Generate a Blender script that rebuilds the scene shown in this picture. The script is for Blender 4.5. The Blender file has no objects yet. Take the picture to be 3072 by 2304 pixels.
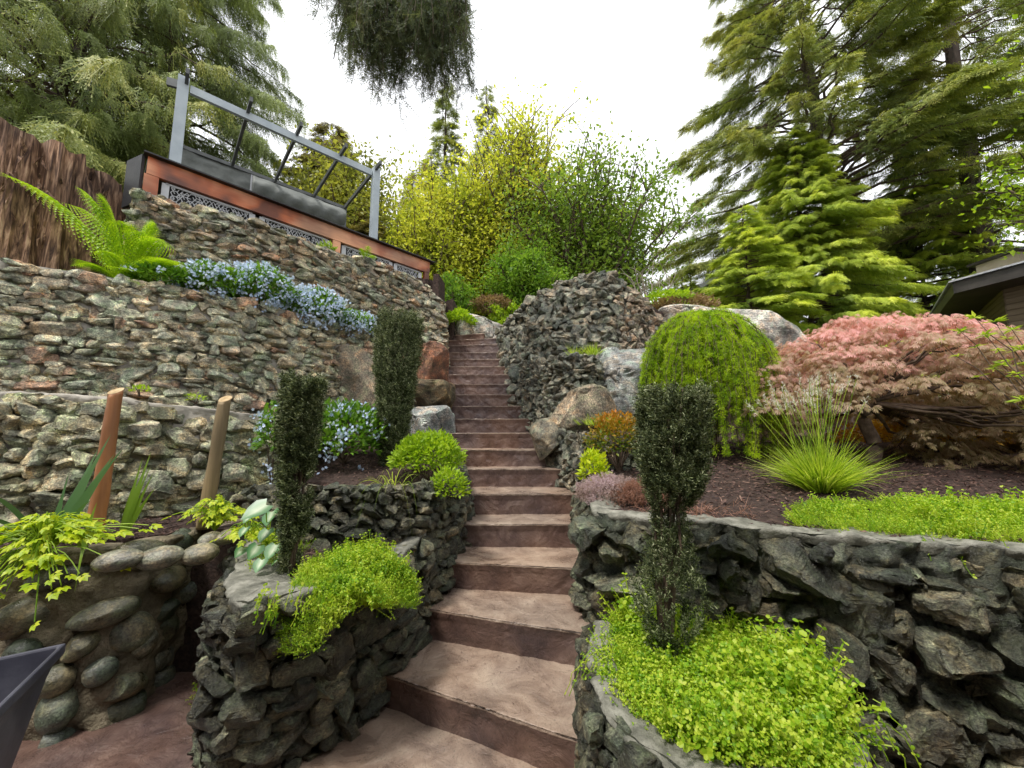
import bpy, math, random
import numpy as np
from mathutils import Vector
R = math.radians
SC = bpy.context.scene
COL = SC.collection

# ------------------------------------------------------------------ camera
F_PX, CX, CY, CAMZ = 385.0, 512.0, 384.0, 1.5
PITCH = math.atan(44 / 385)
cam_d = bpy.data.cameras.new("camera")
cam = bpy.data.objects.new("camera", cam_d); COL.objects.link(cam)
cam_d.sensor_width = 36; cam_d.lens = F_PX / 1024 * 36
cam_d.clip_start = 0.05; cam_d.clip_end = 600
cam.location = (0, 0, CAMZ); cam.rotation_euler = (R(90) + PITCH, 0, 0)
SC.camera = cam

# ------------------------------------------------------------------ sky and sun (bright overcast)
SUN_EL, SUN_AZ = R(64), R(225)
world = bpy.data.worlds.new("World"); SC.world = world
world.use_nodes = True
nt = world.node_tree; nt.nodes.clear()
sky = nt.nodes.new("ShaderNodeTexSky"); sky.sky_type = 'NISHITA'; sky.sun_disc = False
sky.sun_elevation = SUN_EL; sky.sun_rotation = SUN_AZ
sky.air_density = 1.0; sky.dust_density = 4.0
sc_ = nt.nodes.new("ShaderNodeVectorMath"); sc_.operation = 'SCALE'; sc_.inputs['Scale'].default_value = 0.10
mixw = nt.nodes.new("ShaderNodeMix"); mixw.data_type = 'RGBA'; mixw.inputs['Factor'].default_value = 0.86
mixw.inputs[7].default_value = (1.0, 1.01, 1.03, 1)      # thick white cloud cover
bg = nt.nodes.new("ShaderNodeBackground"); bg.inputs['Strength'].default_value = 0.72
outw = nt.nodes.new("ShaderNodeOutputWorld")
nt.links.new(sky.outputs[0], sc_.inputs[0]); nt.links.new(sc_.outputs[0], mixw.inputs[6])
nt.links.new(mixw.outputs[2], bg.inputs['Color']); nt.links.new(bg.outputs[0], outw.inputs[0])
sun_d = bpy.data.lights.new("sun", 'SUN'); sun_d.energy = 1.5; sun_d.angle = R(10); sun_d.color = (1, .965, .9)
sun = bpy.data.objects.new("sun", sun_d); COL.objects.link(sun)
sdir = Vector((math.sin(SUN_AZ) * math.cos(SUN_EL), math.cos(SUN_AZ) * math.cos(SUN_EL), math.sin(SUN_EL)))
sun.rotation_euler = sdir.to_track_quat('Z', 'Y').to_euler(); sun.location = sdir * 30
SC.view_settings.view_transform = 'Standard'; SC.view_settings.look = 'None'
SC.view_settings.exposure = 1.33; SC.view_settings.gamma = 1
try:
    SC.cycles.max_bounces = 6; SC.cycles.diffuse_bounces = 3; SC.cycles.glossy_bounces = 2
    SC.cycles.transmission_bounces = 4; SC.cycles.transparent_max_bounces = 4
    SC.cycles.use_denoising = True
except Exception: pass

# ------------------------------------------------------------------ maths
def W(px, py, Y=None, z=None):
    """world point seen at a photo position, at distance Y or at height z"""
    dx = (px - CX) / F_PX; du = -(py - CY) / F_PX
    d = np.array([dx, math.cos(PITCH) - du * math.sin(PITCH), math.sin(PITCH) + du * math.cos(PITCH)])
    t = Y / d[1] if Y is not None else (z - CAMZ) / d[2]
    return np.array([0, 0, CAMZ]) + d * t

def hash3(i, j, k, seed):
    with np.errstate(over='ignore'):
        n = (i.astype(np.uint32) * np.uint32(73856093)) ^ (j.astype(np.uint32) * np.uint32(19349663)) ^ (k.astype(np.uint32) * np.uint32(83492791)) ^ np.uint32((seed * 2654435761) & 0xffffffff)
        n = (n ^ (n >> np.uint32(13))) * np.uint32(1274126177)
        n = n ^ (n >> np.uint32(16))
    return n.astype(np.float64) / 4294967295.0

def vnoise(p, seed=0):
    q = np.floor(p).astype(np.int64); f = p - q; f = f * f * (3 - 2 * f)
    r = 0
    for a in (0, 1):
        wa = f[:, 0] if a else 1 - f[:, 0]
        for b in (0, 1):
            wb = f[:, 1] if b else 1 - f[:, 1]
            for c in (0, 1):
                wc = f[:, 2] if c else 1 - f[:, 2]
                r = r + wa * wb * wc * hash3(q[:, 0] + a, q[:, 1] + b, q[:, 2] + c, seed)
    return r * 2 - 1

def fbm(p, scale, octv=3, seed=0):
    p = np.asarray(p, float) * scale; a, s, r = 1.0, 0.0, 0
    for o in range(octv):
        r = r + a * vnoise(p + 17.3 * o, seed + o); s += a; a *= .5; p = p * 2.03
    return r / s

def norm(v):
    return v / np.maximum(np.linalg.norm(v, axis=-1, keepdims=True), 1e-9)

def basis(d, roll=None, up=(0, 0, 1)):
    """rows x,y,z of a frame with x along d"""
    x = norm(d); u = np.broadcast_to(np.array(up, float), x.shape)
    y = np.cross(u, x); bad = np.linalg.norm(y, axis=-1) < 1e-3
    if bad.any(): y[bad] = np.cross(np.array([1.0, 0, 0]), x[bad])
    y = norm(y); z = np.cross(x, y)
    if roll is not None:
        c, s = np.cos(roll)[:, None], np.sin(roll)[:, None]
        y, z = y * c + z * s, z * c - y * s
    return np.stack([x, y, z], 1)

def catmull(P, n):
    P = np.asarray(P, float)
    Q = np.vstack([2 * P[0] - P[1], P, 2 * P[-1] - P[-2]])
    seg = len(P) - 1; out = []
    u = np.linspace(0, seg, n)
    for t in u:
        i = min(int(t), seg - 1); f = t - i
        a, b, c, d = Q[i], Q[i + 1], Q[i + 2], Q[i + 3]
        out.append(.5 * ((2 * b) + (-a + c) * f + (2 * a - 5 * b + 4 * c - d) * f * f + (-a + 3 * b - 3 * c + d) * f ** 3))
    return np.array(out)

# ------------------------------------------------------------------ objects
def mesh_np(verts, faces, tint=None, smooth=False, matidx=None):
    """faces: (F,m) int array, or a list of such arrays"""
    if not isinstance(faces, list): faces = [faces]
    me = bpy.data.meshes.new("m")
    verts = np.ascontiguousarray(verts, np.float32)
    me.vertices.add(len(verts)); me.vertices.foreach_set("co", verts.ravel())
    loops = np.concatenate([f.ravel() for f in faces]).astype(np.int32)
    starts = []; o = 0
    for f in faces:
        starts.append(np.arange(len(f)) * f.shape[1] + o); o += f.size
    starts = np.concatenate(starts).astype(np.int32)
    me.loops.add(len(loops)); me.loops.foreach_set("vertex_index", loops)
    me.polygons.add(len(starts)); me.polygons.foreach_set("loop_start", starts)
    me.polygons.foreach_set("use_smooth", np.full(len(starts), smooth))
    if matidx is not None: me.polygons.foreach_set("material_index", np.asarray(matidx, np.int32))
    me.update(calc_edges=True); me.validate()
    if tint is not None:
        at = me.attributes.new("tint", 'FLOAT', 'POINT'); at.data.foreach_set("value", np.asarray(tint, np.float32))
    return me

class MB:
    """collects geometry in world coordinates"""
    def __init__(s): s.v = []; s.f = {}; s.n = 0; s.t = []
    def add(s, v, f, tint=None):
        v = np.asarray(v, float); s.v.append(v)
        for fa in (f if isinstance(f, list) else [f]):
            fa = np.asarray(fa)
            s.f.setdefault(fa.shape[1], []).append(fa + s.n)
        s.t.append(np.zeros(len(v)) if tint is None else np.broadcast_to(tint, (len(v),)))
        s.n += len(v); return s
    def box(s, c, size, rz=0, ax=None):
        c = np.array(c, float); h = np.array(size) / 2
        p = np.array([[x, y, z] for z in (-1, 1) for y in (-1, 1) for x in (-1, 1)]) * h
        if ax is None: ax = np.array([[math.cos(rz), math.sin(rz), 0], [-math.sin(rz), math.cos(rz), 0], [0, 0, 1]])
        return s.add(p @ ax + c, np.array([[0, 2, 3, 1], [4, 5, 7, 6], [0, 1, 5, 4], [2, 6, 7, 3], [0, 4, 6, 2], [1, 3, 7, 5]]))
    def bar(s, a, b, w, h, up=(0, 0, 1)):
        a = np.array(a, float); b = np.array(b, float); ax = basis((b - a)[None], up=up)[0]
        return s.box((a + b) / 2, (np.linalg.norm(b - a), w, h), ax=ax)
    def tube(s, pts, rad, n=8, cap=True, tint=None):
        pts = np.asarray(pts, float); k = len(pts)
        rad = np.broadcast_to(np.asarray(rad, float), (k,))
        t = np.gradient(pts, axis=0) if k > 2 else np.repeat((pts[1:] - pts[:1]), 2, 0)
        B = basis(t); a = np.arange(n) * 2 * np.pi / n
        ring = np.cos(a)[None, :, None] * B[:, 1][:, None] + np.sin(a)[None, :, None] * B[:, 2][:, None]
        v = pts[:, None] + ring * rad[:, None, None]
        i = np.arange(k - 1)[:, None] * n; j = np.arange(n)[None]; j2 = (j + 1) % n
        f = np.stack([i + j, i + j2, i + n + j2, i + n + j], -1).reshape(-1, 4)
        fs = [f]
        if cap: fs.append(np.arange(n)[::-1][None]); fs.append((np.arange(n) + (k - 1) * n)[None])
        return s.add(v.reshape(-1, 3), fs, tint)
    def build(s, name, mat, parent=None, smooth=False, tint=False, origin=None):
        if not s.v: return None
        mat = mat if mat is not None else M['bark']
        v = np.concatenate(s.v); fs = [np.concatenate(a) for a in s.f.values()]
        o0 = np.array(parent.matrix_world.translation if False else parent['_o']) if parent is not None else np.array(origin if origin is not None else (0, 0, 0), float)
        me = mesh_np(v - o0, fs, np.concatenate(s.t) if tint else None, smooth)
        o = bpy.data.objects.new(name, me); COL.objects.link(o)
        for m in (mat if isinstance(mat, list) else [mat]): me.materials.append(m)
        if parent is not None:
            o.parent = parent; o['_o'] = [float(x) for x in o0]; TMP.append(o)
        else: o.location = o0
        return o

TMP = []
def thing(name, label, cat, loc, group=None):
    o = bpy.data.objects.new(name, None); COL.objects.link(o); o.location = tuple(float(x) for x in loc)
    o.empty_display_size = .1
    o['label'] = label; o['category'] = cat; o['_o'] = [float(x) for x in loc]; TMP.append(o)
    if group: o['group'] = group
    return o
def tag(o, label=None, cat=None, group=None, kind=None):
    if label: o['label'] = label
    if cat: o['category'] = cat
    if group: o['group'] = group
    if kind: o['kind'] = kind
    return o

def scatter(tv, tf, pos, B, scale):
    """copies of a small template, merged: tv (k,3), tf (q,m)"""
    scale = np.asarray(scale, float)
    if scale.ndim == 0: scale = np.full((len(pos), 3), float(scale))
    if scale.ndim == 1: scale = np.repeat(scale[:, None], 3, 1)
    v = np.einsum('nks,nsj->nkj', tv[None] * scale[:, None, :], B) + pos[:, None]
    f = tf[None] + (np.arange(len(pos)) * len(tv))[:, None, None]
    return v.reshape(-1, 3), f.reshape(-1, tf.shape[1])

# ------------------------------------------------------------------ materials
def new_mat(name):
    m = bpy.data.materials.new(name); m.use_nodes = True
    t = m.node_tree; t.nodes.clear()
    out = t.nodes.new("ShaderNodeOutputMaterial"); p = t.nodes.new("ShaderNodeBsdfPrincipled")
    t.links.new(p.outputs[0], out.inputs[0])
    return m, t, p, out
def N(t, kind, **kw):
    n = t.nodes.new(kind)
    for k, v in kw.items():
        if k.startswith('i_'): n.inputs[k[2:].replace('_', ' ')].default_value = v
        else: setattr(n, k, v)
    return n
def ramp(t, fac, cols, pos=None, interp='LINEAR'):
    r = t.nodes.new("ShaderNodeValToRGB"); r.color_ramp.interpolation = interp
    e = r.color_ramp.elements; n = len(cols)
    pos = pos or [i / max(n - 1, 1) for i in range(n)]
    while len(e) < n: e.new(0.5)
    for i in range(n): e[i].position = pos[i]; e[i].color = (*cols[i], 1)
    t.links.new(fac, r.inputs[0]); return r
def mixc(t, f, a, b, mode='MIX'):
    m = t.nodes.new("ShaderNodeMix"); m.data_type = 'RGBA'; m.blend_type = mode
    for s, x in ((0, f), (6, a), (7, b)):
        if hasattr(x, 'links'): t.links.new(x, m.inputs[s])
        else: m.inputs[s].default_value = x if s == 0 else (*x, 1)
    return m.outputs[2]
def wpos(t):
    return t.nodes.new("ShaderNodeNewGeometry").outputs['Position']
def noise(t, scale, detail=5, rough=.6, vec=None, stretch=None, dist=0):
    n = N(t, "ShaderNodeTexNoise"); n.inputs['Scale'].default_value = scale
    n.inputs['Detail'].default_value = detail; n.inputs['Roughness'].default_value = rough
    n.inputs['Distortion'].default_value = dist
    v = vec or wpos(t)
    if stretch:
        mp = t.nodes.new("ShaderNodeMapping"); mp.inputs['Scale'].default_value = stretch
        t.links.new(v, mp.inputs[0]); v = mp.outputs[0]
    t.links.new(v, n.inputs['Vector']); return n.outputs[0]
def bump(t, p, h, strength, dist, prev=None):
    b = t.nodes.new("ShaderNodeBump"); b.inputs['Strength'].default_value = strength; b.inputs['Distance'].default_value = dist
    t.links.new(h, b.inputs['Height'])
    if prev is not None: t.links.new(prev, b.inputs['Normal'])
    t.links.new(b.outputs[0], p.inputs['Normal']); return b.outputs[0]

def mat_stone(name, cols, rough=.6, moss=(.05, .07, .02), mossamt=.35, stria=(3, 3, 14), bs=1.0, spec=.5, cscale=9, streak=.5, lichen=.0):
    m, t, p, _ = new_mat(name)
    g = t.nodes.new("ShaderNodeNewGeometry")
    base = ramp(t, g.outputs['Random Per Island'], cols, interp='LINEAR').outputs[0]
    n1 = noise(t, cscale, 6, .65)
    v = ramp(t, n1, [(.30, .30, .30), (.95, .95, .95), (1.9, 1.85, 1.75)], [.32, .5, .66]).outputs[0]
    c = mixc(t, 1.0, base, v, 'MULTIPLY')
    n2 = noise(t, 14, 4, .6, stretch=stria, dist=1.5)
    c = mixc(t, streak, c, mixc(t, 1.0, c, ramp(t, n2, [(.3, .3, .3), (1.5, 1.45, 1.35)], [.4, .62]).outputs[0], 'MULTIPLY'))
    n6 = noise(t, 85, 4, .7); c = mixc(t, .8, c, mixc(t, 1.0, c, ramp(t, n6, [(.35, .35, .35), (1, 1, 1), (1.7, 1.7, 1.6)], [.36, .5, .64]).outputs[0], 'MULTIPLY'))
    n7 = noise(t, 6.5, 4, .65, dist=.8); c = mixc(t, .75, c, mixc(t, 1.0, c, ramp(t, n7, [(.80, .98, .82), (1, 1, 1), (1.25, 1.02, .80)], [.38, .5, .62]).outputs[0], 'MULTIPLY'))
    n3 = noise(t, 3.2, 5, .7)
    mf = ramp(t, n3, [(0, 0, 0), (1, 1, 1)], [.5, .66]).outputs[0]
    mm = t.nodes.new("ShaderNodeMath"); mm.operation = 'MULTIPLY'; mm.inputs[1].default_value = mossamt
    t.links.new(mf, mm.inputs[0]); c = mixc(t, mm.outputs[0], c, moss)
    if lichen:
        n5 = noise(t, 38, 3, .7); lf = ramp(t, n5, [(0, 0, 0), (1, 1, 1)], [.6, .66]).outputs[0]
        ml = t.nodes.new("ShaderNodeMath"); ml.operation = 'MULTIPLY'; ml.inputs[1].default_value = lichen
        t.links.new(lf, ml.inputs[0]); c = mixc(t, ml.outputs[0], c, (.5, .52, .45))
    ed = ramp(t, g.outputs['Pointiness'], [(.30, .30, .30), (.95, .95, .95), (1.0, 1.0, 1.0), (2.0, 2.0, 1.9)], [.41, .495, .52, .59]).outputs[0]  # paints highlights onto stone edges and shade into creases
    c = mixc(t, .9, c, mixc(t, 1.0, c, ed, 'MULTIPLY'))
    t.links.new(c, p.inputs['Base Color'])
    rr = ramp(t, n1, [(rough - .15,) * 3, (min(rough + .2, 1),) * 3], [.35, .65]).outputs[0]
    t.links.new(rr, p.inputs['Roughness']); p.inputs['Specular IOR Level'].default_value = spec
    b = bump(t, p, n2, .75 * bs, .025)
    b = bump(t, p, noise(t, 24, 6, .7, dist=1.0), .8 * bs, .02, b)
    bump(t, p, n6, .5 * bs, .006, b)
    return m

def mat_plain(name, cols, scale=8, rough=.8, bs=.4, bscale=40, bd=.005, stretch=None, metallic=0, spec=.4, detail=6, pos=None):
    m, t, p, _ = new_mat(name)
    n1 = noise(t, scale, detail, .62, stretch=stretch)
    t.links.new(ramp(t, n1, cols, pos or ([.32, .5, .68] if len(cols) == 3 else None)).outputs[0], p.inputs['Base Color'])
    p.inputs['Roughness'].default_value = rough; p.inputs['Metallic'].default_value = metallic
    p.inputs['Specular IOR Level'].default_value = spec
    bump(t, p, noise(t, bscale, 5, .65, stretch=stretch), bs, bd)
    return m

def mat_leaf(name, cols, trans=.35, rough=.5, tintamt=.0, nscale=2.5, namt=.5, tcol=None, spec=.35, trmul=1.5):
    m, t, p, out = new_mat(name)
    g = t.nodes.new("ShaderNodeNewGeometry")
    # factor = mix of per-leaf randomness, clump noise and the tint stored on the leaf
    nz = noise(t, nscale, 2, .5)
    a = t.nodes.new("ShaderNodeMix"); a.data_type = 'FLOAT'; a.inputs[0].default_value = namt
    t.links.new(g.outputs['Random Per Island'], a.inputs[2]); 
    nr = t.nodes.new("ShaderNodeMapRange"); nr.inputs[1].default_value = .35; nr.inputs[2].default_value = .65
    t.links.new(nz, nr.inputs[0]); t.links.new(nr.outputs[0], a.inputs[3])
    fac = a.outputs[0]
    if tintamt:
        at = t.nodes.new("ShaderNodeAttribute"); at.attribute_name = "tint"
        b = t.nodes.new("ShaderNodeMix"); b.data_type = 'FLOAT'; b.inputs[0].default_value = tintamt
        t.links.new(fac, b.inputs[2]); t.links.new(at.outputs['Fac'], b.inputs[3]); fac = b.outputs[0]
    c = ramp(t, fac, cols).outputs[0]
    t.links.new(c, p.inputs['Base Color']); p.inputs['Roughness'].default_value = rough
    p.inputs['Specular IOR Level'].default_value = spec
    if trans > 0:
        tr = t.nodes.new("ShaderNodeBsdfTranslucent")
        t.links.new(mixc(t, 1.0, c, (trmul, trmul * 1.0, trmul * .55), 'MULTIPLY'), tr.inputs[0])
        ms = t.nodes.new("ShaderNodeMixShader"); ms.inputs[0].default_value = trans
        t.links.new(p.outputs[0], ms.inputs[1]); t.links.new(tr.outputs[0], ms.inputs[2]); t.links.new(ms.outputs[0], out.inputs[0])
    return m

M = {}
M['stone_e'] = mat_stone("mixed fieldstone", [(0.397, 0.399, 0.303), (0.594, 0.512, 0.375), (0.476, 0.512, 0.393), (0.754, 0.646, 0.464), (0.555, 0.589, 0.464), (0.8, 0.742, 0.571), (0.436, 0.446, 0.358), (0.594, 0.38, 0.268), (0.712, 0.723, 0.571), (0.515, 0.532, 0.429), (0.8, 0.797, 0.607)], mossamt=.22, lichen=.35)
M['stone_f'] = mat_stone("warm fieldstone", [(0.282, 0.298, 0.22), (0.526, 0.397, 0.271), (0.414, 0.425, 0.322), (0.32, 0.288, 0.238), (0.639, 0.523, 0.373), (0.47, 0.487, 0.389), (0.564, 0.324, 0.204), (0.357, 0.37, 0.305), (0.451, 0.433, 0.339)], mossamt=.3, lichen=.25)
M['stone_d'] = mat_stone("green grey fieldstone", [(0.405, 0.436, 0.319), (0.658, 0.631, 0.41), (0.506, 0.535, 0.387), (0.759, 0.679, 0.479), (0.381, 0.388, 0.297), (0.633, 0.607, 0.457)], mossamt=.3, lichen=.25)
M['slate'] = mat_stone("dark slate", [(0.1, 0.115, 0.095), (0.2, 0.2, 0.165), (0.27, 0.265, 0.21), (0.13, 0.14, 0.12), (0.33, 0.29, 0.22), (0.21, 0.22, 0.19), (0.4, 0.38, 0.31)], rough=.42, mossamt=.15, spec=.6, cscale=14)
M['slate_warm'] = mat_stone("warm slate", [(0.161, 0.149, 0.127), (0.299, 0.23, 0.172), (0.391, 0.299, 0.218), (0.207, 0.196, 0.172), (0.46, 0.345, 0.241), (0.253, 0.241, 0.218), (0.506, 0.425, 0.333)], rough=.5, mossamt=.15, cscale=14)
M['darkrock'] = mat_stone("dark green rock", [(0.05, 0.055, 0.038), (0.12, 0.125, 0.085), (0.08, 0.08, 0.058), (0.185, 0.17, 0.115), (0.065, 0.072, 0.055), (0.145, 0.155, 0.11), (0.26, 0.25, 0.175)], rough=.42, mossamt=.3, spec=.6, lichen=.15)
M['cobble'] = mat_stone("river cobble", [(0.068, 0.089, 0.061), (0.163, 0.142, 0.089), (0.102, 0.122, 0.095), (0.054, 0.061, 0.048), (0.218, 0.211, 0.17), (0.116, 0.116, 0.068), (0.082, 0.095, 0.082), (0.15, 0.163, 0.136)], rough=.33, mossamt=.3, bs=.35, spec=.6, streak=.25)
M['mortar'] = mat_plain("mortar", [(0.179, 0.162, 0.138), (0.292, 0.268, 0.227), (0.421, 0.389, 0.332)], 7, .9, .8, 45, .01)
M['mortar_d'] = mat_plain("dark mortar", [(0.032, 0.029, 0.025), (0.059, 0.054, 0.045), (0.09, 0.086, 0.072)], 9, .85, .9, 40, .015)
M['mortar_tan'] = mat_plain("tan mortar", [(.07, .06, .035), (.17, .14, .09), (.30, .25, .17)], 7, .8, 1, 24, .04)
M['cap'] = mat_plain("concrete cap", [(.09, .09, .07), (.19, .185, .15), (.32, .31, .26)], 14, .7, 1, 60, .012)
M['soil'] = mat_plain("soil", [(.018, .011, .009), (.045, .026, .02), (.08, .05, .038)], 30, .95, 1, 60, .02)
M['bark'] = mat_plain("bark", [(.03, .025, .02), (.08, .06, .05), (.14, .11, .09)], 12, .9, 1, 30, .02, stretch=(1, 1, .2))

def mat_steps():
    out = []
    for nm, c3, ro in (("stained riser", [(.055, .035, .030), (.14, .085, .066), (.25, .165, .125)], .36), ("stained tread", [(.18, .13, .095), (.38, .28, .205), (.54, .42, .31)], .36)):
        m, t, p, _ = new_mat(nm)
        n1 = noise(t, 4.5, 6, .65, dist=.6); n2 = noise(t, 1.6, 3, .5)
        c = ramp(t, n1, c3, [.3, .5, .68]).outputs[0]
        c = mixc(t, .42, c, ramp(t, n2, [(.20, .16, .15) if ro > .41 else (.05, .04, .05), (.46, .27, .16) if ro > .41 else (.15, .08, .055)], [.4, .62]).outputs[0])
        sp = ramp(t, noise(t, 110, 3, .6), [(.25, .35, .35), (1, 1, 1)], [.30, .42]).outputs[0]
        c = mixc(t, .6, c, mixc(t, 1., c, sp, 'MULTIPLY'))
        gg = t.nodes.new('ShaderNodeNewGeometry'); ed = ramp(t, gg.outputs['Pointiness'], [(.45, .42, .42), (1, 1, 1), (1, 1, 1), (1.9, 1.85, 1.8)], [.42, .49, .53, .62]).outputs[0]; c = mixc(t, .9, c, mixc(t, 1., c, ed, 'MULTIPLY'))  # nosing highlight painted into the colour, creases darkened like shade
        t.links.new(c, p.inputs['Base Color'])
        t.links.new(ramp(t, n1, [(ro - .17,) * 3, (ro + .2,) * 3], [.35, .65]).outputs[0], p.inputs['Roughness'])
        p.inputs['Specular IOR Level'].default_value = .5
        b = bump(t, p, noise(t, 8, 7, .6, dist=.7), .9, .025)
        bump(t, p, noise(t, 55, 4, .6), .35, .003, b)
        out.append(m)
    return out
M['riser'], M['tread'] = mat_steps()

def mat_wood(name, cols, scale=(1.2, 14, 14), rough=.5, vec_obj=True, bs=.3, spec=.4, pos=None, nsc=3):
    m, t, p, _ = new_mat(name)
    tc = t.nodes.new("ShaderNodeTexCoord").outputs['Object'] if vec_obj else wpos(t)
    n1 = noise(t, nsc, 6, .6, vec=tc, stretch=scale, dist=.5)
    n2 = noise(t, 1.1, 3, .5, vec=tc)
    c = ramp(t, n1, cols, pos).outputs[0]
    c = mixc(t, .55, c, mixc(t, 1., c, ramp(t, n2, [(.35, .3, .3), (1.6, 1.4, 1.2)], [.38, .62]).outputs[0], 'MULTIPLY'))
    t.links.new(c, p.inputs['Base Color']); p.inputs['Roughness'].default_value = rough; p.inputs['Specular IOR Level'].default_value = spec
    bump(t, p, n1, bs, .006)
    return m

# ------------------------------------------------------------------ templates
def icosphere(sub):
    t = (1 + 5 ** .5) / 2
    v = [(-1, t, 0), (1, t, 0), (-1, -t, 0), (1, -t, 0), (0, -1, t), (0, 1, t), (0, -1, -t), (0, 1, -t), (t, 0, -1), (t, 0, 1), (-t, 0, -1), (-t, 0, 1)]
    f = [(0, 11, 5), (0, 5, 1), (0, 1, 7), (0, 7, 10), (0, 10, 11), (1, 5, 9), (5, 11, 4), (11, 10, 2), (10, 7, 6), (7, 1, 8), (3, 9, 4), (3, 4, 2), (3, 2, 6), (3, 6, 8), (3, 8, 9), (4, 9, 5), (2, 4, 11), (6, 2, 10), (8, 6, 7), (9, 8, 1)]
    v = norm(np.array(v, float)); f = np.array(f)
    for _ in range(sub):
        e = np.concatenate([f[:, [0, 1]], f[:, [1, 2]], f[:, [2, 0]]]); e.sort(1)
        u, inv = np.unique(e, axis=0, return_inverse=True); inv = inv.ravel()
        mid = norm(v[u].mean(1)) ; n = len(v); v = np.vstack([v, mid]); k = len(f)
        a, b, c = inv[:k] + n, inv[k:2 * k] + n, inv[2 * k:] + n
        f = np.concatenate([np.stack([f[:, 0], a, c], 1), np.stack([f[:, 1], b, a], 1), np.stack([f[:, 2], c, b], 1), np.stack([a, b, c], 1)])
    return v, f
ICO = {s: icosphere(s) for s in (2, 3, 4, 5)}
def rock_shape(rng, sub=3, block=.6, cuts=9, lo=.45, hi=.85, rough=.04, rsc=2.5):
    v, f = ICO[sub]
    p = np.sign(v) * np.abs(v) ** block; p = p / np.abs(p).max(0)
    for _ in range(cuts):
        n = norm(rng.normal(size=(1, 3)))[0]; d = rng.uniform(lo, hi)
        k = p @ n - d * np.abs(n).sum() ** .6
        p = p - np.outer(np.maximum(k, 0), n)
    p = p / np.abs(p).max(0)
    if rough: p = p * (1 + rough * fbm(p, rsc, 3, int(rng.integers(1e6))))[:, None]
    return p, f

LEAF = (np.array([[0, 0, 0], [.38, .27, .05], [1, 0, -.06], [.38, -.27, .05], [.45, 0, -.03]]), np.array([[0, 4, 2, 1], [0, 3, 2, 4]]))
NEEDLE = (np.array([[0, -.5, 0], [.7, -.45, 0], [1, 0, 0], [.7, .5, 0.]]) * [1, .12, 1], np.array([[0, 1, 2, 3]]))
ROUND = (np.array([[0, 0, 0], [.35, -.42, .06], [.9, -.3, .04], [1.05, 0, 0], [.9, .3, .04], [.35, .42, .06]]), np.array([[0, 1, 2, 3], [0, 3, 4, 5]]))
def combo(parts):
    V, Fq, n = [], [], 0
    for v, f in parts: V.append(v); Fq.append(f + n); n += len(v)
    return np.vstack(V), np.vstack(Fq)
def put(tp, pos, d, s, roll=0, up=(0, 0, 1)):
    B = basis(np.array([d], float), np.array([float(roll)]), up=up)
    v, f = scatter(tp[0], tp[1], np.array([pos], float), B, np.array([s], float)); return v, f
def spray_template(rng, pairs=8, wid=.55, leaf=.4, lw=.22, droop=.25):
    P = []; stem = np.array([[0, -.012, 0], [1, -.006, -droop], [1, .006, -droop], [0, .012, 0]]); P.append((stem, np.array([[0, 1, 2, 3]])))
    for i in range(pairs):
        t = (i + .6) / pairs
        for s in (-1, 1):
            l = leaf * (1 - .65 * t) * rng.uniform(.75, 1.15) * wid / .55
            d = (math.cos(.75), s * math.sin(.75), -.25 - rng.uniform(0, .4))
            P.append(put((NEEDLE[0] * [1, lw / .12, 1], NEEDLE[1]), (t, 0, -droop * t * t), d, l, rng.uniform(-.5, .5)))
    P.append(put((NEEDLE[0] * [1, lw / .12, 1], NEEDLE[1]), (.95, 0, -droop), (1, 0, -.4), leaf * .5))
    return combo(P)
_r = np.random.default_rng(5)
SPRAY = spray_template(_r)
SPRAY_DROOP = spray_template(_r, 7, .4, .34, .3, .7)
def tuft_template(rng, n=12, w=.1):
    P = []
    for i in range(n):
        d = norm(rng.normal(size=(1, 3)))[0]; d[0] = abs(d[0]) * .6 + .1
        P.append(put((NEEDLE[0] * [1, w / .12, 1], NEEDLE[1]), (0, 0, 0), d, rng.uniform(.7, 1), rng.uniform(0, 3)))
    return combo(P)
TUFT = tuft_template(_r)
def yewtwig_template(rng, n=22):
    P = [(np.array([[0, -.012, 0], [1, -.008, 0], [1, .008, 0], [0, .012, 0]]), np.array([[0, 1, 2, 3]]))]
    for i in range(n):
        a = i * 2.4; t = (i + 1) / n
        P.append(put((NEEDLE[0] * [1, 2.6, 1], NEEDLE[1]), (t * .95, 0, 0), (.75, math.cos(a), math.sin(a)), .30 * rng.uniform(.8, 1.2), rng.uniform(0, 3)))
    return combo(P)
YEWTWIG = yewtwig_template(_r)
def dissect_template(rng):
    P = []
    for a in (-1.25, -.8, -.38, 0, .38, .8, 1.25):
        l = 1 - .35 * abs(a)
        P.append(put((NEEDLE[0] * [1, 1.25, 1], NEEDLE[1]), (0, 0, 0), (math.cos(a), math.sin(a), -.35 - .25 * abs(a)), l, .2))
    return combo(P)
DISSECT = dissect_template(_r)
def weed_template(rng):
    P = [(np.array([[0, -.02, 0], [1, -.01, 0], [1, .01, 0], [0, .02, 0]]), np.array([[0, 1, 2, 3]]))]
    for t, s in ((.30, .05), (.52, .055), (.72, .06), (.88, .06), (1, .055)):
        a0 = rng.uniform(0, 3)
        for k in (0, 1) if t < 1 else (0, 1, 2):
            a = a0 + k * (math.pi if t < 1 else 2.1)
            P.append(put(ROUND, (t, 0, 0), (rng.uniform(-.3, .9), math.cos(a), math.sin(a)), s * rng.uniform(1.0, 1.7), rng.uniform(-.8, .8), up=(1, 0, 0)))
    return combo(P)
WEEDS = [weed_template(_r) for _ in range(3)]
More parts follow.
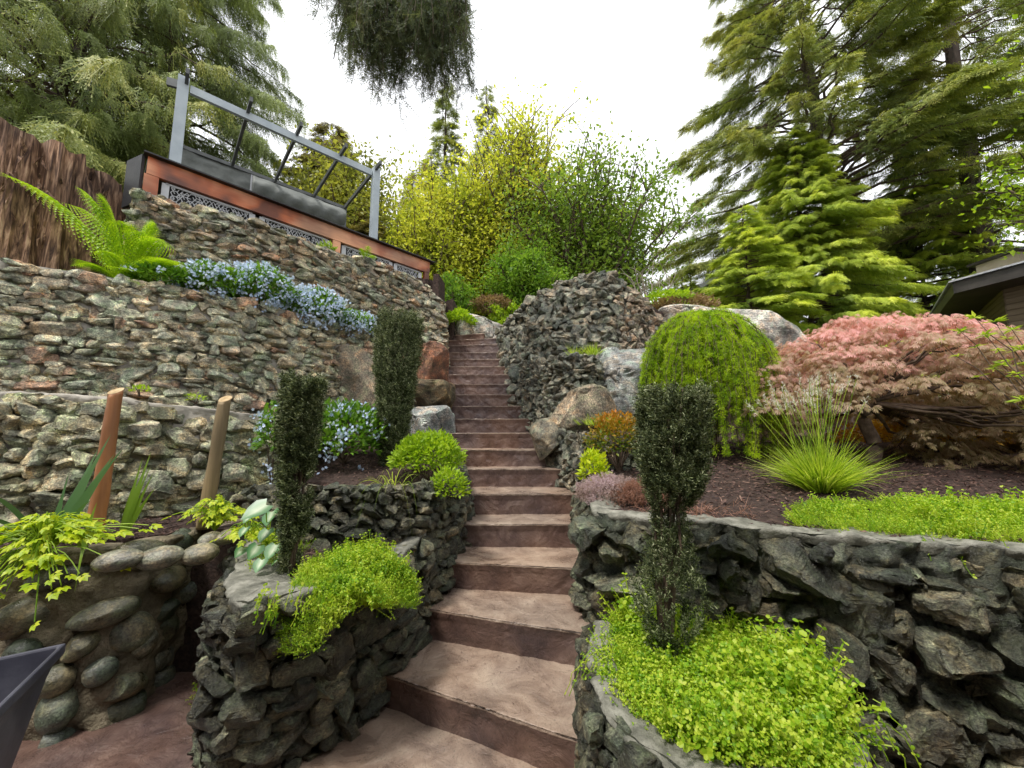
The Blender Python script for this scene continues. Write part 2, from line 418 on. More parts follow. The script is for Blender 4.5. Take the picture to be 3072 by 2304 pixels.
def petal_template():
    return (np.array([[math.cos(a) * (1 if i % 2 == 0 else .62), math.sin(a) * (1 if i % 2 == 0 else .62), .05] for i, a in enumerate(np.arange(10) * math.pi / 5)] ), np.array([[0, 1, 2, 3], [0, 3, 4, 5], [0, 5, 6, 7], [0, 7, 8, 9]]))
PETAL = petal_template()
def palm_leaf():   # lobed compound leaf for bleeding heart
    P = []
    for a, l, x in ((0, .55, .5), (.7, .5, .38), (-.7, .5, .38), (1.2, .42, .2), (-1.2, .42, .2)):
        P.append(put((LEAF[0] * [1, 1.25, 1], LEAF[1]), (x, 0, -.05 * x), (math.cos(a), math.sin(a), -.15), l))
    return combo(P)
LOBED = palm_leaf()

def blades(rng, base, d0, L, w, droop, segs=6, tint=None, side=None):
    """arching grass blades; base (n,3), d0 (n,3) start direction"""
    n = len(base); t = np.linspace(0, 1, segs + 1)
    d0 = norm(d0); L = np.broadcast_to(L, (n,)); w = np.broadcast_to(w, (n,)); droop = np.broadcast_to(droop, (n,))
    P = base[:, None] + d0[:, None] * (L[:, None] * t)[:, :, None]
    P[:, :, 2] -= (droop * L)[:, None] * t ** 2.2
    if side is not None: side = norm(np.cross(d0, np.array([side], float)))
    else: side = norm(np.cross(d0, rng.normal(size=(n, 3)) * .4 + [0, 0, 1.0]))
    ww = (w[:, None] * (1 - t ** 2.5) * (.6 + .4 * np.sin(np.pi * np.minimum(t * 1.6, 1)))) [:, :, None] / 2
    v = np.stack([P - side[:, None] * ww, P + side[:, None] * ww], 2).reshape(n, -1, 3)
    i = np.arange(segs) * 2; f1 = np.stack([i, i + 1, i + 3, i + 2], 1)
    f = f1[None] + (np.arange(n) * (segs + 1) * 2)[:, None, None]
    return v.reshape(-1, 3), f.reshape(-1, 4)

# ------------------------------------------------------------------ stair layout (from the photo)
HS = .18
_L = {1: (375, 672), 2: (426, 609), 3: (441, 562), 4: (458, 524), 5: (468, 494.5), 6: (463, 469)}
_R = {1: (572, 740), 2: (582, 634), 3: (582, 569), 4: (583, 525), 5: (586, 494), 6: (572, 469)}
STEP = {}
for k in _L:
    STEP[k] = (W(*_L[k], z=HS * k), W(*_R[k], z=HS * k))
_up = {7: (4.30, 455, 549), 8: (4.66, 452, 538), 9: (4.98, 452, 532), 10: (5.27, 452, 522), 11: (5.52, 452, 522), 12: (5.76, 445, 511), 13: (6.02, 445, 505),
       14: (6.33, 444, 502), 15: (6.64, 446, 503), 16: (6.95, 447, 504), 17: (7.27, 447, 500), 18: (7.6, 447, 492), 19: (7.95, 448, 480)}
for k, (Y, a, b) in _up.items():
    zl = HS * k
    STEP[k] = (np.array([(a - CX) / F_PX * Y, Y - (.0 if k < 17 else .06), zl]), np.array([(b - CX) / F_PX * Y, Y + (.0 if k < 17 else -.25), zl]))
for k in STEP:
    yy = [W(p, 400, z=1)[1] for p in (1,)]  # no-op keeps layout explicit

# ------------------------------------------------------------------ terrain
def inpoly(x, y, poly):
    c = np.zeros(x.shape, bool); n = len(poly)
    for i in range(n):
        x1, y1 = poly[i]; x2, y2 = poly[(i + 1) % n]
        if y1 == y2: continue
        c ^= ((y1 > y) != (y2 > y)) & (x < (x2 - x1) * (y - y1) / (y2 - y1) + x1)
    return c
def sstep(a, b, x):
    t = np.clip((x - a) / (b - a), 0, 1); return t * t * (3 - 2 * t)
REG = [
    # polygon, height function
    ([(-90, 5.3), (90, 5.3), (90, 90), (-90, 90)], lambda x, y: np.where(x < -1.25, 4.1 + .06 * (y - 6), np.where(x < .5, np.minimum(3.35, 1.9 + .585 * (y - 5.5)) + .1 * np.maximum(y - 7.9, 0), np.where(x < 3.1, 1.5 + 1.75 * sstep(6.4, 7.6, y) + .1 * np.maximum(y - 7.9, 0), 1.45 + (1.7 - .28 * np.clip(x - 3, 0, 4)) * sstep(5.0, 6.7, y) + .07 * np.maximum(y - 7.2, 0))))),
    ([(-2.6, 2.60), (-1.7, 2.72), (-1.25, 2.54), (-.78, 2.62), (-.62, 2.86), (-.54, 3.2), (-.50, 3.55), (-.74, 4.3), (-.82, 4.8), (-.98, 5.6), (-1.15, 6.3), (-2.9, 6.3)], lambda x, y: 1.04 + .23 * np.maximum(y - 3.2, 0)),
    ([(-1.15, 1.92), (-1.05, 1.93), (-.92, 2.06), (-.80, 2.24), (-.66, 2.4), (-.66, 2.52), (-1.55, 2.52), (-1.27, 1.9)], lambda x, y: .74 + .10 * np.maximum(y - 2, 0)),
    ([(-9, 2.16), (-2.75, 2.14), (-2.12, 2.5), (-2.0, 2.8), (-1.8, 3.25), (-2.2, 4.2), (-9, 4.2)], lambda x, y: .83 + .05 * (y - 2.4)),
    ([(-2.2, 2.60), (-1.5, 2.60), (-1.5, 3.2), (-2.1, 3.2)], lambda x, y: .82 + 0 * x),
    ([(-30, 2.75), (-3.7, 2.80), (-2.94, 2.87), (-2.5, 3.18), (-2.2, 3.55), (-2.15, 4.4), (-2.0, 5.7), (-30, 5.7)], lambda x, y: 1.60 + .05 * (-x - 2)),
    ([(-30, 3.3), (-4.4, 3.42), (-3.9, 3.78), (-3.3, 4.18), (-2.75, 4.85), (-2.05, 5.7), (-1.3, 6.35), (-1.3, 8), (-90, 8), (-90, 3.3)], lambda x, y: 2.88 + .10 * np.maximum(y - 4, 0)),
    ([(-30, 6.6), (-4.85, 5.9), (-4.42, 5.0), (-4.18, 4.5), (-3.86, 4.72), (-3.35, 5.04), (-2.89, 5.6), (-2.56, 5.96), (-2.03, 6.42), (-1.5, 6.45), (-1.26, 6.9), (-1.4, 7.7), (-1.4, 90), (-90, 90), (-90, 6.6)], lambda x, y: 4.08 + .05 * (y - 6)),
    # right side
    ([(.52, 2.52), (.72, 2.28), (1.03, 2.14), (1.32, 1.97), (2.08, 1.67), (3.3, 1.35), (90, 1.2), (90, 5.3), (1.2, 5.3), (1.1, 3.7), (.75, 3.6), (.62, 3.1)], lambda x, y: .95 + .13 * np.maximum(y - 2.2, 0) + .02 * x),
    ([(.36, 1.70), (.38, 1.5), (.45, 1.38), (.62, 1.28), (.85, 1.24), (1.03, 1.32), (1.15, 1.6), (1.3, 2.0), (.72, 2.3), (.48, 2.3)], lambda x, y: .46 + 0 * x),
    ([(.55, 4.3), (.72, 3.85), (.85, 3.66), (1.3, 3.6), (1.5, 4.6), (.5, 4.6)], lambda x, y: 1.42 + .1 * (y - 3.6)),
    ([(.52, 4.7), (.52, 4.45), (.75, 4.32), (1.0, 4.4), (1.15, 4.8), (.9, 5.4)], lambda x, y: 2.25 + 0 * x),
    ([(-.12, 7.6), (-.1, 7.3), (.42, 6.36), (.82, 5.8), (1.25, 5.6), (1.5, 5.5), (1.90, 5.6), (2.27, 5.9), (2.95, 6.35), (3.4, 7.5), (2.5, 9), (0, 9)], lambda x, y: 3.55 - .25 * np.maximum(x - 1.6, 0) - .35 * sstep(6.6, 9, y) * (x < 2)),
]
def ground_h(x, y):
    h = np.zeros(x.shape)
    for poly, fn in REG:
        k = inpoly(x, y, poly)
        if k.any(): h[k] = fn(x[k], y[k])
    # sunk under the stairs
    ys = np.array([STEP[k][0][1] for k in range(1, 20)]); xl = np.array([STEP[k][0][0] for k in range(1, 20)])
    ys2 = np.array([STEP[k][1][1] for k in range(1, 20)]); xr = np.array([STEP[k][1][0] for k in range(1, 20)]); zs = np.arange(1, 20) * HS
    k = (y < 7.85) & (x > np.interp(y, ys, xl) - .08) & (x < np.interp(y, ys2, xr) + .08) & (y > 1.0) & (x > -1.6) & (x < .9)
    k &= (y > np.interp(x, [xl[0], xr[0]], [ys[0], ys2[0]]))
    h[k] = np.interp(y[k], ys, zs) - .42
    return h
def axis(segs):
    return np.unique(np.concatenate([np.arange(a, b, s) for a, b, s in segs]))
gx = axis([(-90, -20, 7), (-20, -8, 1), (-8, 5, .045), (5, 12, .3), (12, 90.1, 6)]); gy = axis([(-40, 0, 4), (0, 1, .25), (1, 8.6, .045), (8.6, 20, .4), (20, 90.1, 5)])
GX, GY = np.meshgrid(gx, gy); GZ = ground_h(GX.ravel(), GY.ravel())
gp = np.stack([GX.ravel(), GY.ravel(), GZ], 1)
gp[:, 2] += np.where(GZ > .3, fbm(gp, 2.2, 3, 4) * .035, -.012)
nxg, nyg = len(gx), len(gy); i = np.arange(nyg - 1)[:, None] * nxg + np.arange(nxg - 1)[None]
gf = np.stack([i, i + 1, i + nxg + 1, i + nxg], -1).reshape(-1, 4)
g = MB().add(gp, gf).build('ground', M['soil'], smooth=False); tag(g, kind='structure')
def zg(x, y):
    return float(ground_h(np.array([x], float), np.array([y], float))[0])
def zgv(x, y): return ground_h(np.asarray(x, float), np.asarray(y, float))

# concrete patio round the stair foot; its dark colour paints in shade by the tub
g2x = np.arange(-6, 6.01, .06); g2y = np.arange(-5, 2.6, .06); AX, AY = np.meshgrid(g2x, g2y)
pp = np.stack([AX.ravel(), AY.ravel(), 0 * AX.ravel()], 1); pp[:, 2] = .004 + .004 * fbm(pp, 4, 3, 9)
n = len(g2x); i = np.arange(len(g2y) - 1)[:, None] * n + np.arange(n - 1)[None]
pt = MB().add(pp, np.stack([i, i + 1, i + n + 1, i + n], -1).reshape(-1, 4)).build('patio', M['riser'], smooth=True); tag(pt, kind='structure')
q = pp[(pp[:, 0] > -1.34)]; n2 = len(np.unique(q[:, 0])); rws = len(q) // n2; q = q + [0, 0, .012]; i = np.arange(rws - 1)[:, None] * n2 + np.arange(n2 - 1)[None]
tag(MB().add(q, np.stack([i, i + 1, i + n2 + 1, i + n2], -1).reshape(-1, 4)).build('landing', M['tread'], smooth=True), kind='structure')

# ------------------------------------------------------------------ staircase
stair = thing('staircase', 'long winding flight of brown stamped concrete steps climbing between stone walls', 'staircase', (0, 1.9, 0))
def make_step(k):
    a, b = STEP[k]; c, d = STEP[k + 1] if k + 1 in STEP else (a + [0, .9, 0], b + [0, .9, 0])
    ex = (b - a) / np.linalg.norm((b - a)[:2]) * .10
    a = a - ex; b = b + ex; c = c - ex; d = d + ex
    ns, nr, ntp = 72, 12, 20
    s = np.linspace(0, 1, ns)[:, None]
    fr = a + (b - a) * s; bk = c + (d - c) * s; bk = bk + (bk - fr) * .06; bk[:, 2] = HS * k; fr = fr.copy(); fr[:, 2] = HS * k
    nrm = np.array([(b - a)[1], -(b - a)[0], 0]); nrm /= np.linalg.norm(nrm)
    rows = []
    z0 = HS * (k - 1) - .03
    for j in range(nr):
        t = j / (nr - 1); z = z0 + (HS * k - .012 - z0) * t
        p = fr.copy(); p[:, 2] = z; p -= nrm * (.012 if t < .85 else .004); rows.append((p, 0))
    p = fr + nrm * .0; p[:, 2] = HS * k - .004; rows.append((p, 1))
    for j in range(ntp):
        t = (j / (ntp - 1)) ** 1.5; p = fr + (bk - fr) * t; p = p - nrm * .01 * (j == 0); rows.append((p, 1))
    V = np.array([r[0] for r in rows]); nrw = len(rows)
    q = V.reshape(-1, 3)
    dn = fbm(q, 7, 4, 30 + k).reshape(nrw, ns); dn2 = fbm(q, 26, 3, 60 + k).reshape(nrw, ns)
    for j in range(nrw):
        if rows[j][1] == 0: V[j] += nrm * (dn[j] * .014 + dn2[j] * .007)[:, None]
        elif j <= nr + 1: V[j] += nrm * (dn[nr] * .012 + dn2[nr] * .008)[:, None]; V[j][:, 2] += dn2[nr] * .004
        else: V[j][:, 2] += dn[j] * .004 + dn2[j] * .002
    i = np.arange(nrw - 1)[:, None] * ns + np.arange(ns - 1)[None]
    f = np.stack([i, i + 1, i + ns + 1, i + ns], -1).reshape(-1, 4)
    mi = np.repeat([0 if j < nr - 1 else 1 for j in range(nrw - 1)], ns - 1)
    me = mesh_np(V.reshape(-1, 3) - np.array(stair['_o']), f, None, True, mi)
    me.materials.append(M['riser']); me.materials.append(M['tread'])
    o = bpy.data.objects.new('step', me); COL.objects.link(o); o.parent = stair
for k in range(1, 20): make_step(k)

# ------------------------------------------------------------------ stone walls
def stone_wall(name, label, secs, h0, stone, mortar, seed, lr=(.9, 2.6), prot=.035, tilt=.09, depth=.11, rec=.03, cap=None, capw=.16, sub=3, gap=.92,
               cuts=12, block=.45, rough=.03, cat='stone wall', ridge=0., clo=.5, fdeep=.55, tmin=None, jit=.25, topstones=False, mrough=.018, part='stones', dj=.02, wn=.006, toprow=None):
    if toprow is None: toprow = cap is not None and cap in (M['stone_e'], M['slate'], M['darkrock']) and cap is not M['cap']
    rng = np.random.default_rng(seed)
    S = np.array(secs, float); nn = max(24, len(S) * 14)
    C = catmull(S, nn); Bp, Tp = C[:, :3], C[:, 3:]
    mid = (Bp + Tp) / 2; s = np.concatenate([[0], np.cumsum(np.linalg.norm(np.diff(mid, axis=0), axis=1))]); L = s[-1]
    H = np.linalg.norm(Tp - Bp, axis=1)
    org = Bp.mean(0); org[2] = Bp[:, 2].min()
    root = thing(name, label, cat, org)
    def at(ss, v):
        b = np.stack([np.interp(ss, s, Bp[:, i]) for i in range(3)], -1); t = np.stack([np.interp(ss, s, Tp[:, i]) for i in range(3)], -1)
        return b + (t - b) * np.asarray(v)[..., None]
    def frame(ss):
        e = .06; a = at(np.clip(ss - e, 0, L), .5 + 0 * ss); b = at(np.clip(ss + e, 0, L), .5 + 0 * ss)
        tx = norm(b - a); up = norm(at(ss, 1 + 0 * ss) - at(ss, 0 * ss)); n = norm(np.cross(tx, up)); up = np.cross(n, tx)
        return tx, n, up
    tm = [rock_shape(rng, sub, block, cuts, clo, .85, rough=rough) for _ in range(20)]
    cen = []; Hm = H.max(); d = -.035 if toprow else .0
    while d < Hm:
        rh = h0 * rng.uniform(.7, 1.3); x = -rng.uniform(0, .1)
        while x < L:
            l = rh * rng.uniform(*lr) ; hh = rh * rng.uniform(.78, 1.15)
            if rng.random() < .12: hh *= 1.45; 
            cs = x + l / 2; dd = d + rh / 2 + rh * jit * rng.uniform(-1, 1) + .35 * h0 * math.sin(cs * 3.1 + seed)
            if rng.random() < .14 and l > rh * 1.4:
                cen.append((cs, dd - rh * .25, l * gap, rh * .48)); cen.append((cs + .01, dd + rh * .27, l * gap * .9, rh * .46))
            else: cen.append((cs, dd, l * gap * 1.04, hh * gap * 1.12))
            x += l
        d += rh
    if ridge:
        base_n = len(cen); d = 0.0
        while d < Hm:
            rh = h0 * rng.uniform(.45, .8); x = 0
            while x < L:
                l = rh * rng.uniform(1.0, 2.2); cen.append((x + l / 2, d + rh / 2 + rh * .3 * rng.uniform(-1, 1), l * 1.25, rh * 1.3)); x += l
            d += rh
    cen = np.array(cen); isf = np.zeros(len(cen), bool)
    if ridge: isf[base_n:] = True
    Hs = np.interp(cen[:, 0], s, H)
    ok = (cen[:, 1] < Hs + h0 * .4) & (cen[:, 0] > -.02) & (cen[:, 0] < L + .02) & (cen[:, 1] > h0 * ((.1 if toprow else .3) if tmin is None else tmin)); cen = cen[ok]; Hs = Hs[ok]; isf = isf[ok]
    n = len(cen); ss = np.clip(cen[:, 0], 0, L); P = at(ss, 1 - cen[:, 1] / Hs); tx, nr, up = frame(ss)
    a = rng.normal(size=n) * tilt; a2 = rng.normal(size=n) * tilt * 1.2; a3 = rng.normal(size=n) * tilt
    x2 = tx * np.cos(a)[:, None] + up * np.sin(a)[:, None]; u2 = up * np.cos(a)[:, None] - tx * np.sin(a)[:, None]
    n2 = norm(nr + x2 * a2[:, None] + u2 * a3[:, None]); x2 = norm(x2 - n2 * (x2 * n2).sum(1)[:, None]); u2 = np.cross(n2, x2)
    B = np.stack([x2, n2, u2], 1)
    dep = depth * rng.uniform(.75, 1.2, n) * np.where(isf, .8, 1)
    pos = P + nr * (prot + rng.uniform(-dj, dj, n) - dep * .36 - np.where(isf, prot * fdeep, 0))[:, None]
    mb = MB(); which = rng.integers(0, len(tm), n); flip = rng.choice([-1, 1], (n, 3)); flip[:, 1] = flip[:, 0] * flip[:, 2]
    sc = np.stack([cen[:, 2] * .5, dep * .5, cen[:, 3] * .5], 1) * flip
    for k in range(len(tm)):
        q = which == k
        if not q.any(): continue
        v, f = scatter(tm[k][0], tm[k][1], pos[q], B[q], sc[q]); mb.add(v, f)
    allv = np.concatenate(mb.v)
    allv += (norm(np.stack([fbm(allv, 28, 2, 1), fbm(allv, 28, 2, 2), fbm(allv, 28, 2, 3)], 1)) * (wn * np.abs(fbm(allv, 22, 3, 7)) * 2)[:, None])
    mb.v = [allv]
    if topstones:
        pass
    st = mb.build(part, stone, root); tag(st, kind='stuff' if n > 100 else None)
    # mortar body with a top lip
    ns = int(L / .018) + 2; nv = int(Hm / .018) + 2
    us = np.linspace(0, L, ns); vs = np.linspace(0, 1, nv)
    U, Vv = np.meshgrid(us, vs); G = at(U.ravel(), Vv.ravel()); tx, nr, up = frame(U.ravel())
    if ridge: G = G + nr * (ridge * (1 - 2.6 * np.abs(fbm(G, 5.5, 4, seed + 40)))) [:, None]
    G = G + nr * (-rec + 1.5 * mrough * fbm(G, 12, 5, seed))[:, None]
    m = MB(); i = np.arange(nv - 1)[:, None] * ns + np.arange(ns - 1)[None]
    m.add(G, np.stack([i, i + 1, i + ns + 1, i + ns], -1).reshape(-1, 4))
    m.build('mortar', mortar, root, smooth=True)
    # coping
    T = at(us, np.ones(ns)); tx, nr, up = frame(us); nh = nr.copy(); nh[:, 2] = 0; nh = norm(nh)
    prof = [(-rec + .004, -.05), (-rec + .014, -.022), (-rec + .016, -.006), (-rec + .004, .002), (-rec - .03, .006), (-capw * .6, .004), (-capw, -.006), (-capw - .03, -.12)]
    if toprow: prof = [(a - .02, b - .02) for a, b in prof]
    rows = [T + nh * o + np.array([0, 0, 1.]) * z for o, z in prof]; V = np.array(rows); q = V.reshape(-1, 3)
    q = q + np.stack([fbm(q, 13, 4, seed + 5) * .03, fbm(q, 13, 4, seed + 15) * .03, fbm(q, 10, 5, seed + 6) * .026], 1)
    i = np.arange(len(prof) - 1)[:, None] * ns + np.arange(ns - 1)[None]
    MB().add(q, np.stack([i, i + 1, i + ns + 1, i + ns], -1).reshape(-1, 4)).build('coping', cap or mortar, root, smooth=True)
    return root

def sec(top, zt, zb, out=0.0, Y=None):
    """wall section from a photo position of its top edge; base `out` metres nearer the viewer"""
    t = W(*top, Y=Y) if Y else W(*top, z=zt)
    d = t[:2] / np.linalg.norm(t[:2]); b = t[:2] - d * out
    return (b[0], b[1], zb, t[0], t[1], t[2])

# upper left wall under the deck
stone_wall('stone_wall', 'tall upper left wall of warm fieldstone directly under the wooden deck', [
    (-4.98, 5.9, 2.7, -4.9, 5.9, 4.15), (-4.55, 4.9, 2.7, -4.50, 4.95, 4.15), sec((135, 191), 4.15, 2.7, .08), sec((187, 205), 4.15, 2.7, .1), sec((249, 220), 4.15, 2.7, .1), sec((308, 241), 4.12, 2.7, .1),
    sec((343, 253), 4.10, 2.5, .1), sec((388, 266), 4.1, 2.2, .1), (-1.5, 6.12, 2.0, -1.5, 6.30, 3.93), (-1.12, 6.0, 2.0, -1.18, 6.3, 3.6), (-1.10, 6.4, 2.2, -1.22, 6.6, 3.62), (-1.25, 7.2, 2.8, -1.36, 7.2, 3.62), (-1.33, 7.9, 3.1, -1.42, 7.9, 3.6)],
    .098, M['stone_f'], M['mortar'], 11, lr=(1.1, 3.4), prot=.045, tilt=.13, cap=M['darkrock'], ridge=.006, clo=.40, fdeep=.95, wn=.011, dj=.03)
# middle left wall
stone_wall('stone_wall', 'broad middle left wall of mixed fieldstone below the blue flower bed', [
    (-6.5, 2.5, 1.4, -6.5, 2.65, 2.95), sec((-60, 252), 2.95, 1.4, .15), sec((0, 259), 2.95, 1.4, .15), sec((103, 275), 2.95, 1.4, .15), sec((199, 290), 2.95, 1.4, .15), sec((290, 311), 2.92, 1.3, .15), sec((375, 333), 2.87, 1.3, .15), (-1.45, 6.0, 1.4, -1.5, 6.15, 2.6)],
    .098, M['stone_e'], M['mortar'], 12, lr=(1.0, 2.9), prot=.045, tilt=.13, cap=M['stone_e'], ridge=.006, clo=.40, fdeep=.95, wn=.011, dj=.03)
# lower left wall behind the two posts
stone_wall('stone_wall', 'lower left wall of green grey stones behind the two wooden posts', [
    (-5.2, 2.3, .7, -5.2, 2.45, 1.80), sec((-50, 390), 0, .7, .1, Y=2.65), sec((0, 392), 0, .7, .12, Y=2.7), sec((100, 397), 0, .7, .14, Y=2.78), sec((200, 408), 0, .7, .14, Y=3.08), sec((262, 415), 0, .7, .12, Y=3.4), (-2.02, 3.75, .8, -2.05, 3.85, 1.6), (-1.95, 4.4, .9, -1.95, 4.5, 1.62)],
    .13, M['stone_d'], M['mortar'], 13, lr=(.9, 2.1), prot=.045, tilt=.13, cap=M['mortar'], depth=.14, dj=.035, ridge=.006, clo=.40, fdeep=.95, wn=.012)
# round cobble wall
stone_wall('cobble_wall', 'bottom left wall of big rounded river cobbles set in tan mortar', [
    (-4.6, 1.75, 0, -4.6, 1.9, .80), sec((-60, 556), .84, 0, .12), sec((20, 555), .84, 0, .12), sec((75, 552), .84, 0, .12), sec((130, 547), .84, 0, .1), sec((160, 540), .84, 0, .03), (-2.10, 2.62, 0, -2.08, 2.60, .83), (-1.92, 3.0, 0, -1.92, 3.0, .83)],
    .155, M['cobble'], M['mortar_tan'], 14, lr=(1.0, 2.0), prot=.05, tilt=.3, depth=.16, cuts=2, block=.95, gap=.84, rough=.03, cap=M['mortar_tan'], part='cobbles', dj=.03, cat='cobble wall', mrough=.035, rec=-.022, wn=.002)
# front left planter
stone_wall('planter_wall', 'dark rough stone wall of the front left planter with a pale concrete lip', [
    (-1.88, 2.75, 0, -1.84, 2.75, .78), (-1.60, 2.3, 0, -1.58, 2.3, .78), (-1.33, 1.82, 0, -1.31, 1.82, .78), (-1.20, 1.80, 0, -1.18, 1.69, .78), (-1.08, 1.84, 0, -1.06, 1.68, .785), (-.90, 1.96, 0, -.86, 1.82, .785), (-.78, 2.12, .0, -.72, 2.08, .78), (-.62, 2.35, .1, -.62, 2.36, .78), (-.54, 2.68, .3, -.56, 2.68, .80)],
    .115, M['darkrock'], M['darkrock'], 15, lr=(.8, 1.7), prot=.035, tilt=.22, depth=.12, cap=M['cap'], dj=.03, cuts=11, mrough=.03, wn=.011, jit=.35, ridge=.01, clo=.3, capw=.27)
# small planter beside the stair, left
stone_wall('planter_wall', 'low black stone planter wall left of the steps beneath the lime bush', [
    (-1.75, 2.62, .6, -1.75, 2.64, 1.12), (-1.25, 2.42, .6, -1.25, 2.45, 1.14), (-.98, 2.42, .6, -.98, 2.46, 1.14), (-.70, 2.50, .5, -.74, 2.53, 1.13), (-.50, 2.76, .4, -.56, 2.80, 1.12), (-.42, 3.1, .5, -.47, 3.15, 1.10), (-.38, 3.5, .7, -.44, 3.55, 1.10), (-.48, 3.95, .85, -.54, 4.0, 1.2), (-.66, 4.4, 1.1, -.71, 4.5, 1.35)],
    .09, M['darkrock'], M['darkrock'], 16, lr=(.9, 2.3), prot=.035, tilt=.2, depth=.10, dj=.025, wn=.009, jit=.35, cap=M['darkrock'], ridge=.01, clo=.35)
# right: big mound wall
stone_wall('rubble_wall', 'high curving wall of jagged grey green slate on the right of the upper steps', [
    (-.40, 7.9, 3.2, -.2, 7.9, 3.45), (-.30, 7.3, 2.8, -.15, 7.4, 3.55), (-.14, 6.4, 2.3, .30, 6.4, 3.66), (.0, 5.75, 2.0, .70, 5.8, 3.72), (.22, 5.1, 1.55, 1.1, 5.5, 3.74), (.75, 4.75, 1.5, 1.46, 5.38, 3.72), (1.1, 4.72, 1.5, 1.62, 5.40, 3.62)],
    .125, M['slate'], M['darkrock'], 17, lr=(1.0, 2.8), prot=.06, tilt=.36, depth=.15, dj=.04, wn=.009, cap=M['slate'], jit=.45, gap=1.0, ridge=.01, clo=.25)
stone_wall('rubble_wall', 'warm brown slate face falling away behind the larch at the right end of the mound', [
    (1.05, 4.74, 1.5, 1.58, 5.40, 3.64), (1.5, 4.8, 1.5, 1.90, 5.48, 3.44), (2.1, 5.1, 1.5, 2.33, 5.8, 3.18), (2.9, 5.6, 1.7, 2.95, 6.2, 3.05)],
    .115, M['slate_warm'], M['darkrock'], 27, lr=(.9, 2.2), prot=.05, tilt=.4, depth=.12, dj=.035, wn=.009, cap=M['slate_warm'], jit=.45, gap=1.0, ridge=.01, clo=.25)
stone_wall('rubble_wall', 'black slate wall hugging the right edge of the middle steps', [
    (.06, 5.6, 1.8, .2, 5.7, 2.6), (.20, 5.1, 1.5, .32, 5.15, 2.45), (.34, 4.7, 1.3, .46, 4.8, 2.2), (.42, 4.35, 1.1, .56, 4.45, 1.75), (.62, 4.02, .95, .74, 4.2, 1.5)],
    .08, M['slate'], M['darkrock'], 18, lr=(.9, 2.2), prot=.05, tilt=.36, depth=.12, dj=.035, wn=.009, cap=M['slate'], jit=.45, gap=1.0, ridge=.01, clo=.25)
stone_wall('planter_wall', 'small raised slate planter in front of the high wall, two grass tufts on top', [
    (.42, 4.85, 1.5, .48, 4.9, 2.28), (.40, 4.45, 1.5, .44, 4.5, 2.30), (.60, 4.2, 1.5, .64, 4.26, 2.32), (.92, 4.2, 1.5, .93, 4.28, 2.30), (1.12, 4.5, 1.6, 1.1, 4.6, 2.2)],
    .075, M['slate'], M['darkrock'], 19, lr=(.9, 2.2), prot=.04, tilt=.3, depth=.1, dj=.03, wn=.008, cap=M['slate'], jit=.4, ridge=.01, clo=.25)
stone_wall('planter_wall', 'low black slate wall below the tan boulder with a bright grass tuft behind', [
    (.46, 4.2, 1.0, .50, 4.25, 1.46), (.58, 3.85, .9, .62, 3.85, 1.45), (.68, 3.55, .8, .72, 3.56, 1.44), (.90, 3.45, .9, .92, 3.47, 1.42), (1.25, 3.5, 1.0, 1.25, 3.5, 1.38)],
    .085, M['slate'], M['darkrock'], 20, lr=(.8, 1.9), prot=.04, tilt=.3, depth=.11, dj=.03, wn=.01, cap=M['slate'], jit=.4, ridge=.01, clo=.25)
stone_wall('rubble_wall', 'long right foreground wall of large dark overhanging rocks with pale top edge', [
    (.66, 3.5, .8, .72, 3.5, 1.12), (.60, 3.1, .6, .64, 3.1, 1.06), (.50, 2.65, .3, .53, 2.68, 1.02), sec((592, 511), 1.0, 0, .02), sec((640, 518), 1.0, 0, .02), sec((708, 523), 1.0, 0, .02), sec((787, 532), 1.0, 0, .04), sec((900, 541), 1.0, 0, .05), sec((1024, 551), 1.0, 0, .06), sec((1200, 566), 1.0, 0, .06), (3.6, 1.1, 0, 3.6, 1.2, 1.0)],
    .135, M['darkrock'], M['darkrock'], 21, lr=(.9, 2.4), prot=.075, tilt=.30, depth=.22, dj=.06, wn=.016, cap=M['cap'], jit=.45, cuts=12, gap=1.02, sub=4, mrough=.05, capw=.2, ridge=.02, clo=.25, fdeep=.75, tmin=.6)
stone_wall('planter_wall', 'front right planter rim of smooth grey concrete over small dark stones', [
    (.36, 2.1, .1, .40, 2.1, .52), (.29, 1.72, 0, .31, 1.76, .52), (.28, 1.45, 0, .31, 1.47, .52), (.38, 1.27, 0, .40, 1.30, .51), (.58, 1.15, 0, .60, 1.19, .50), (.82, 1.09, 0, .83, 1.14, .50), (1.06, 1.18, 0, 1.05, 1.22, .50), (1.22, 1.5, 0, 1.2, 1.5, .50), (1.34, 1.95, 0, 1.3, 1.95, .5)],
    .085, M['darkrock'], M['darkrock'], 22, lr=(.8, 1.8), prot=.03, tilt=.25, depth=.09, dj=.02, wn=.009, cap=M['cap'], capw=.13, jit=.4, ridge=.01, clo=.3)

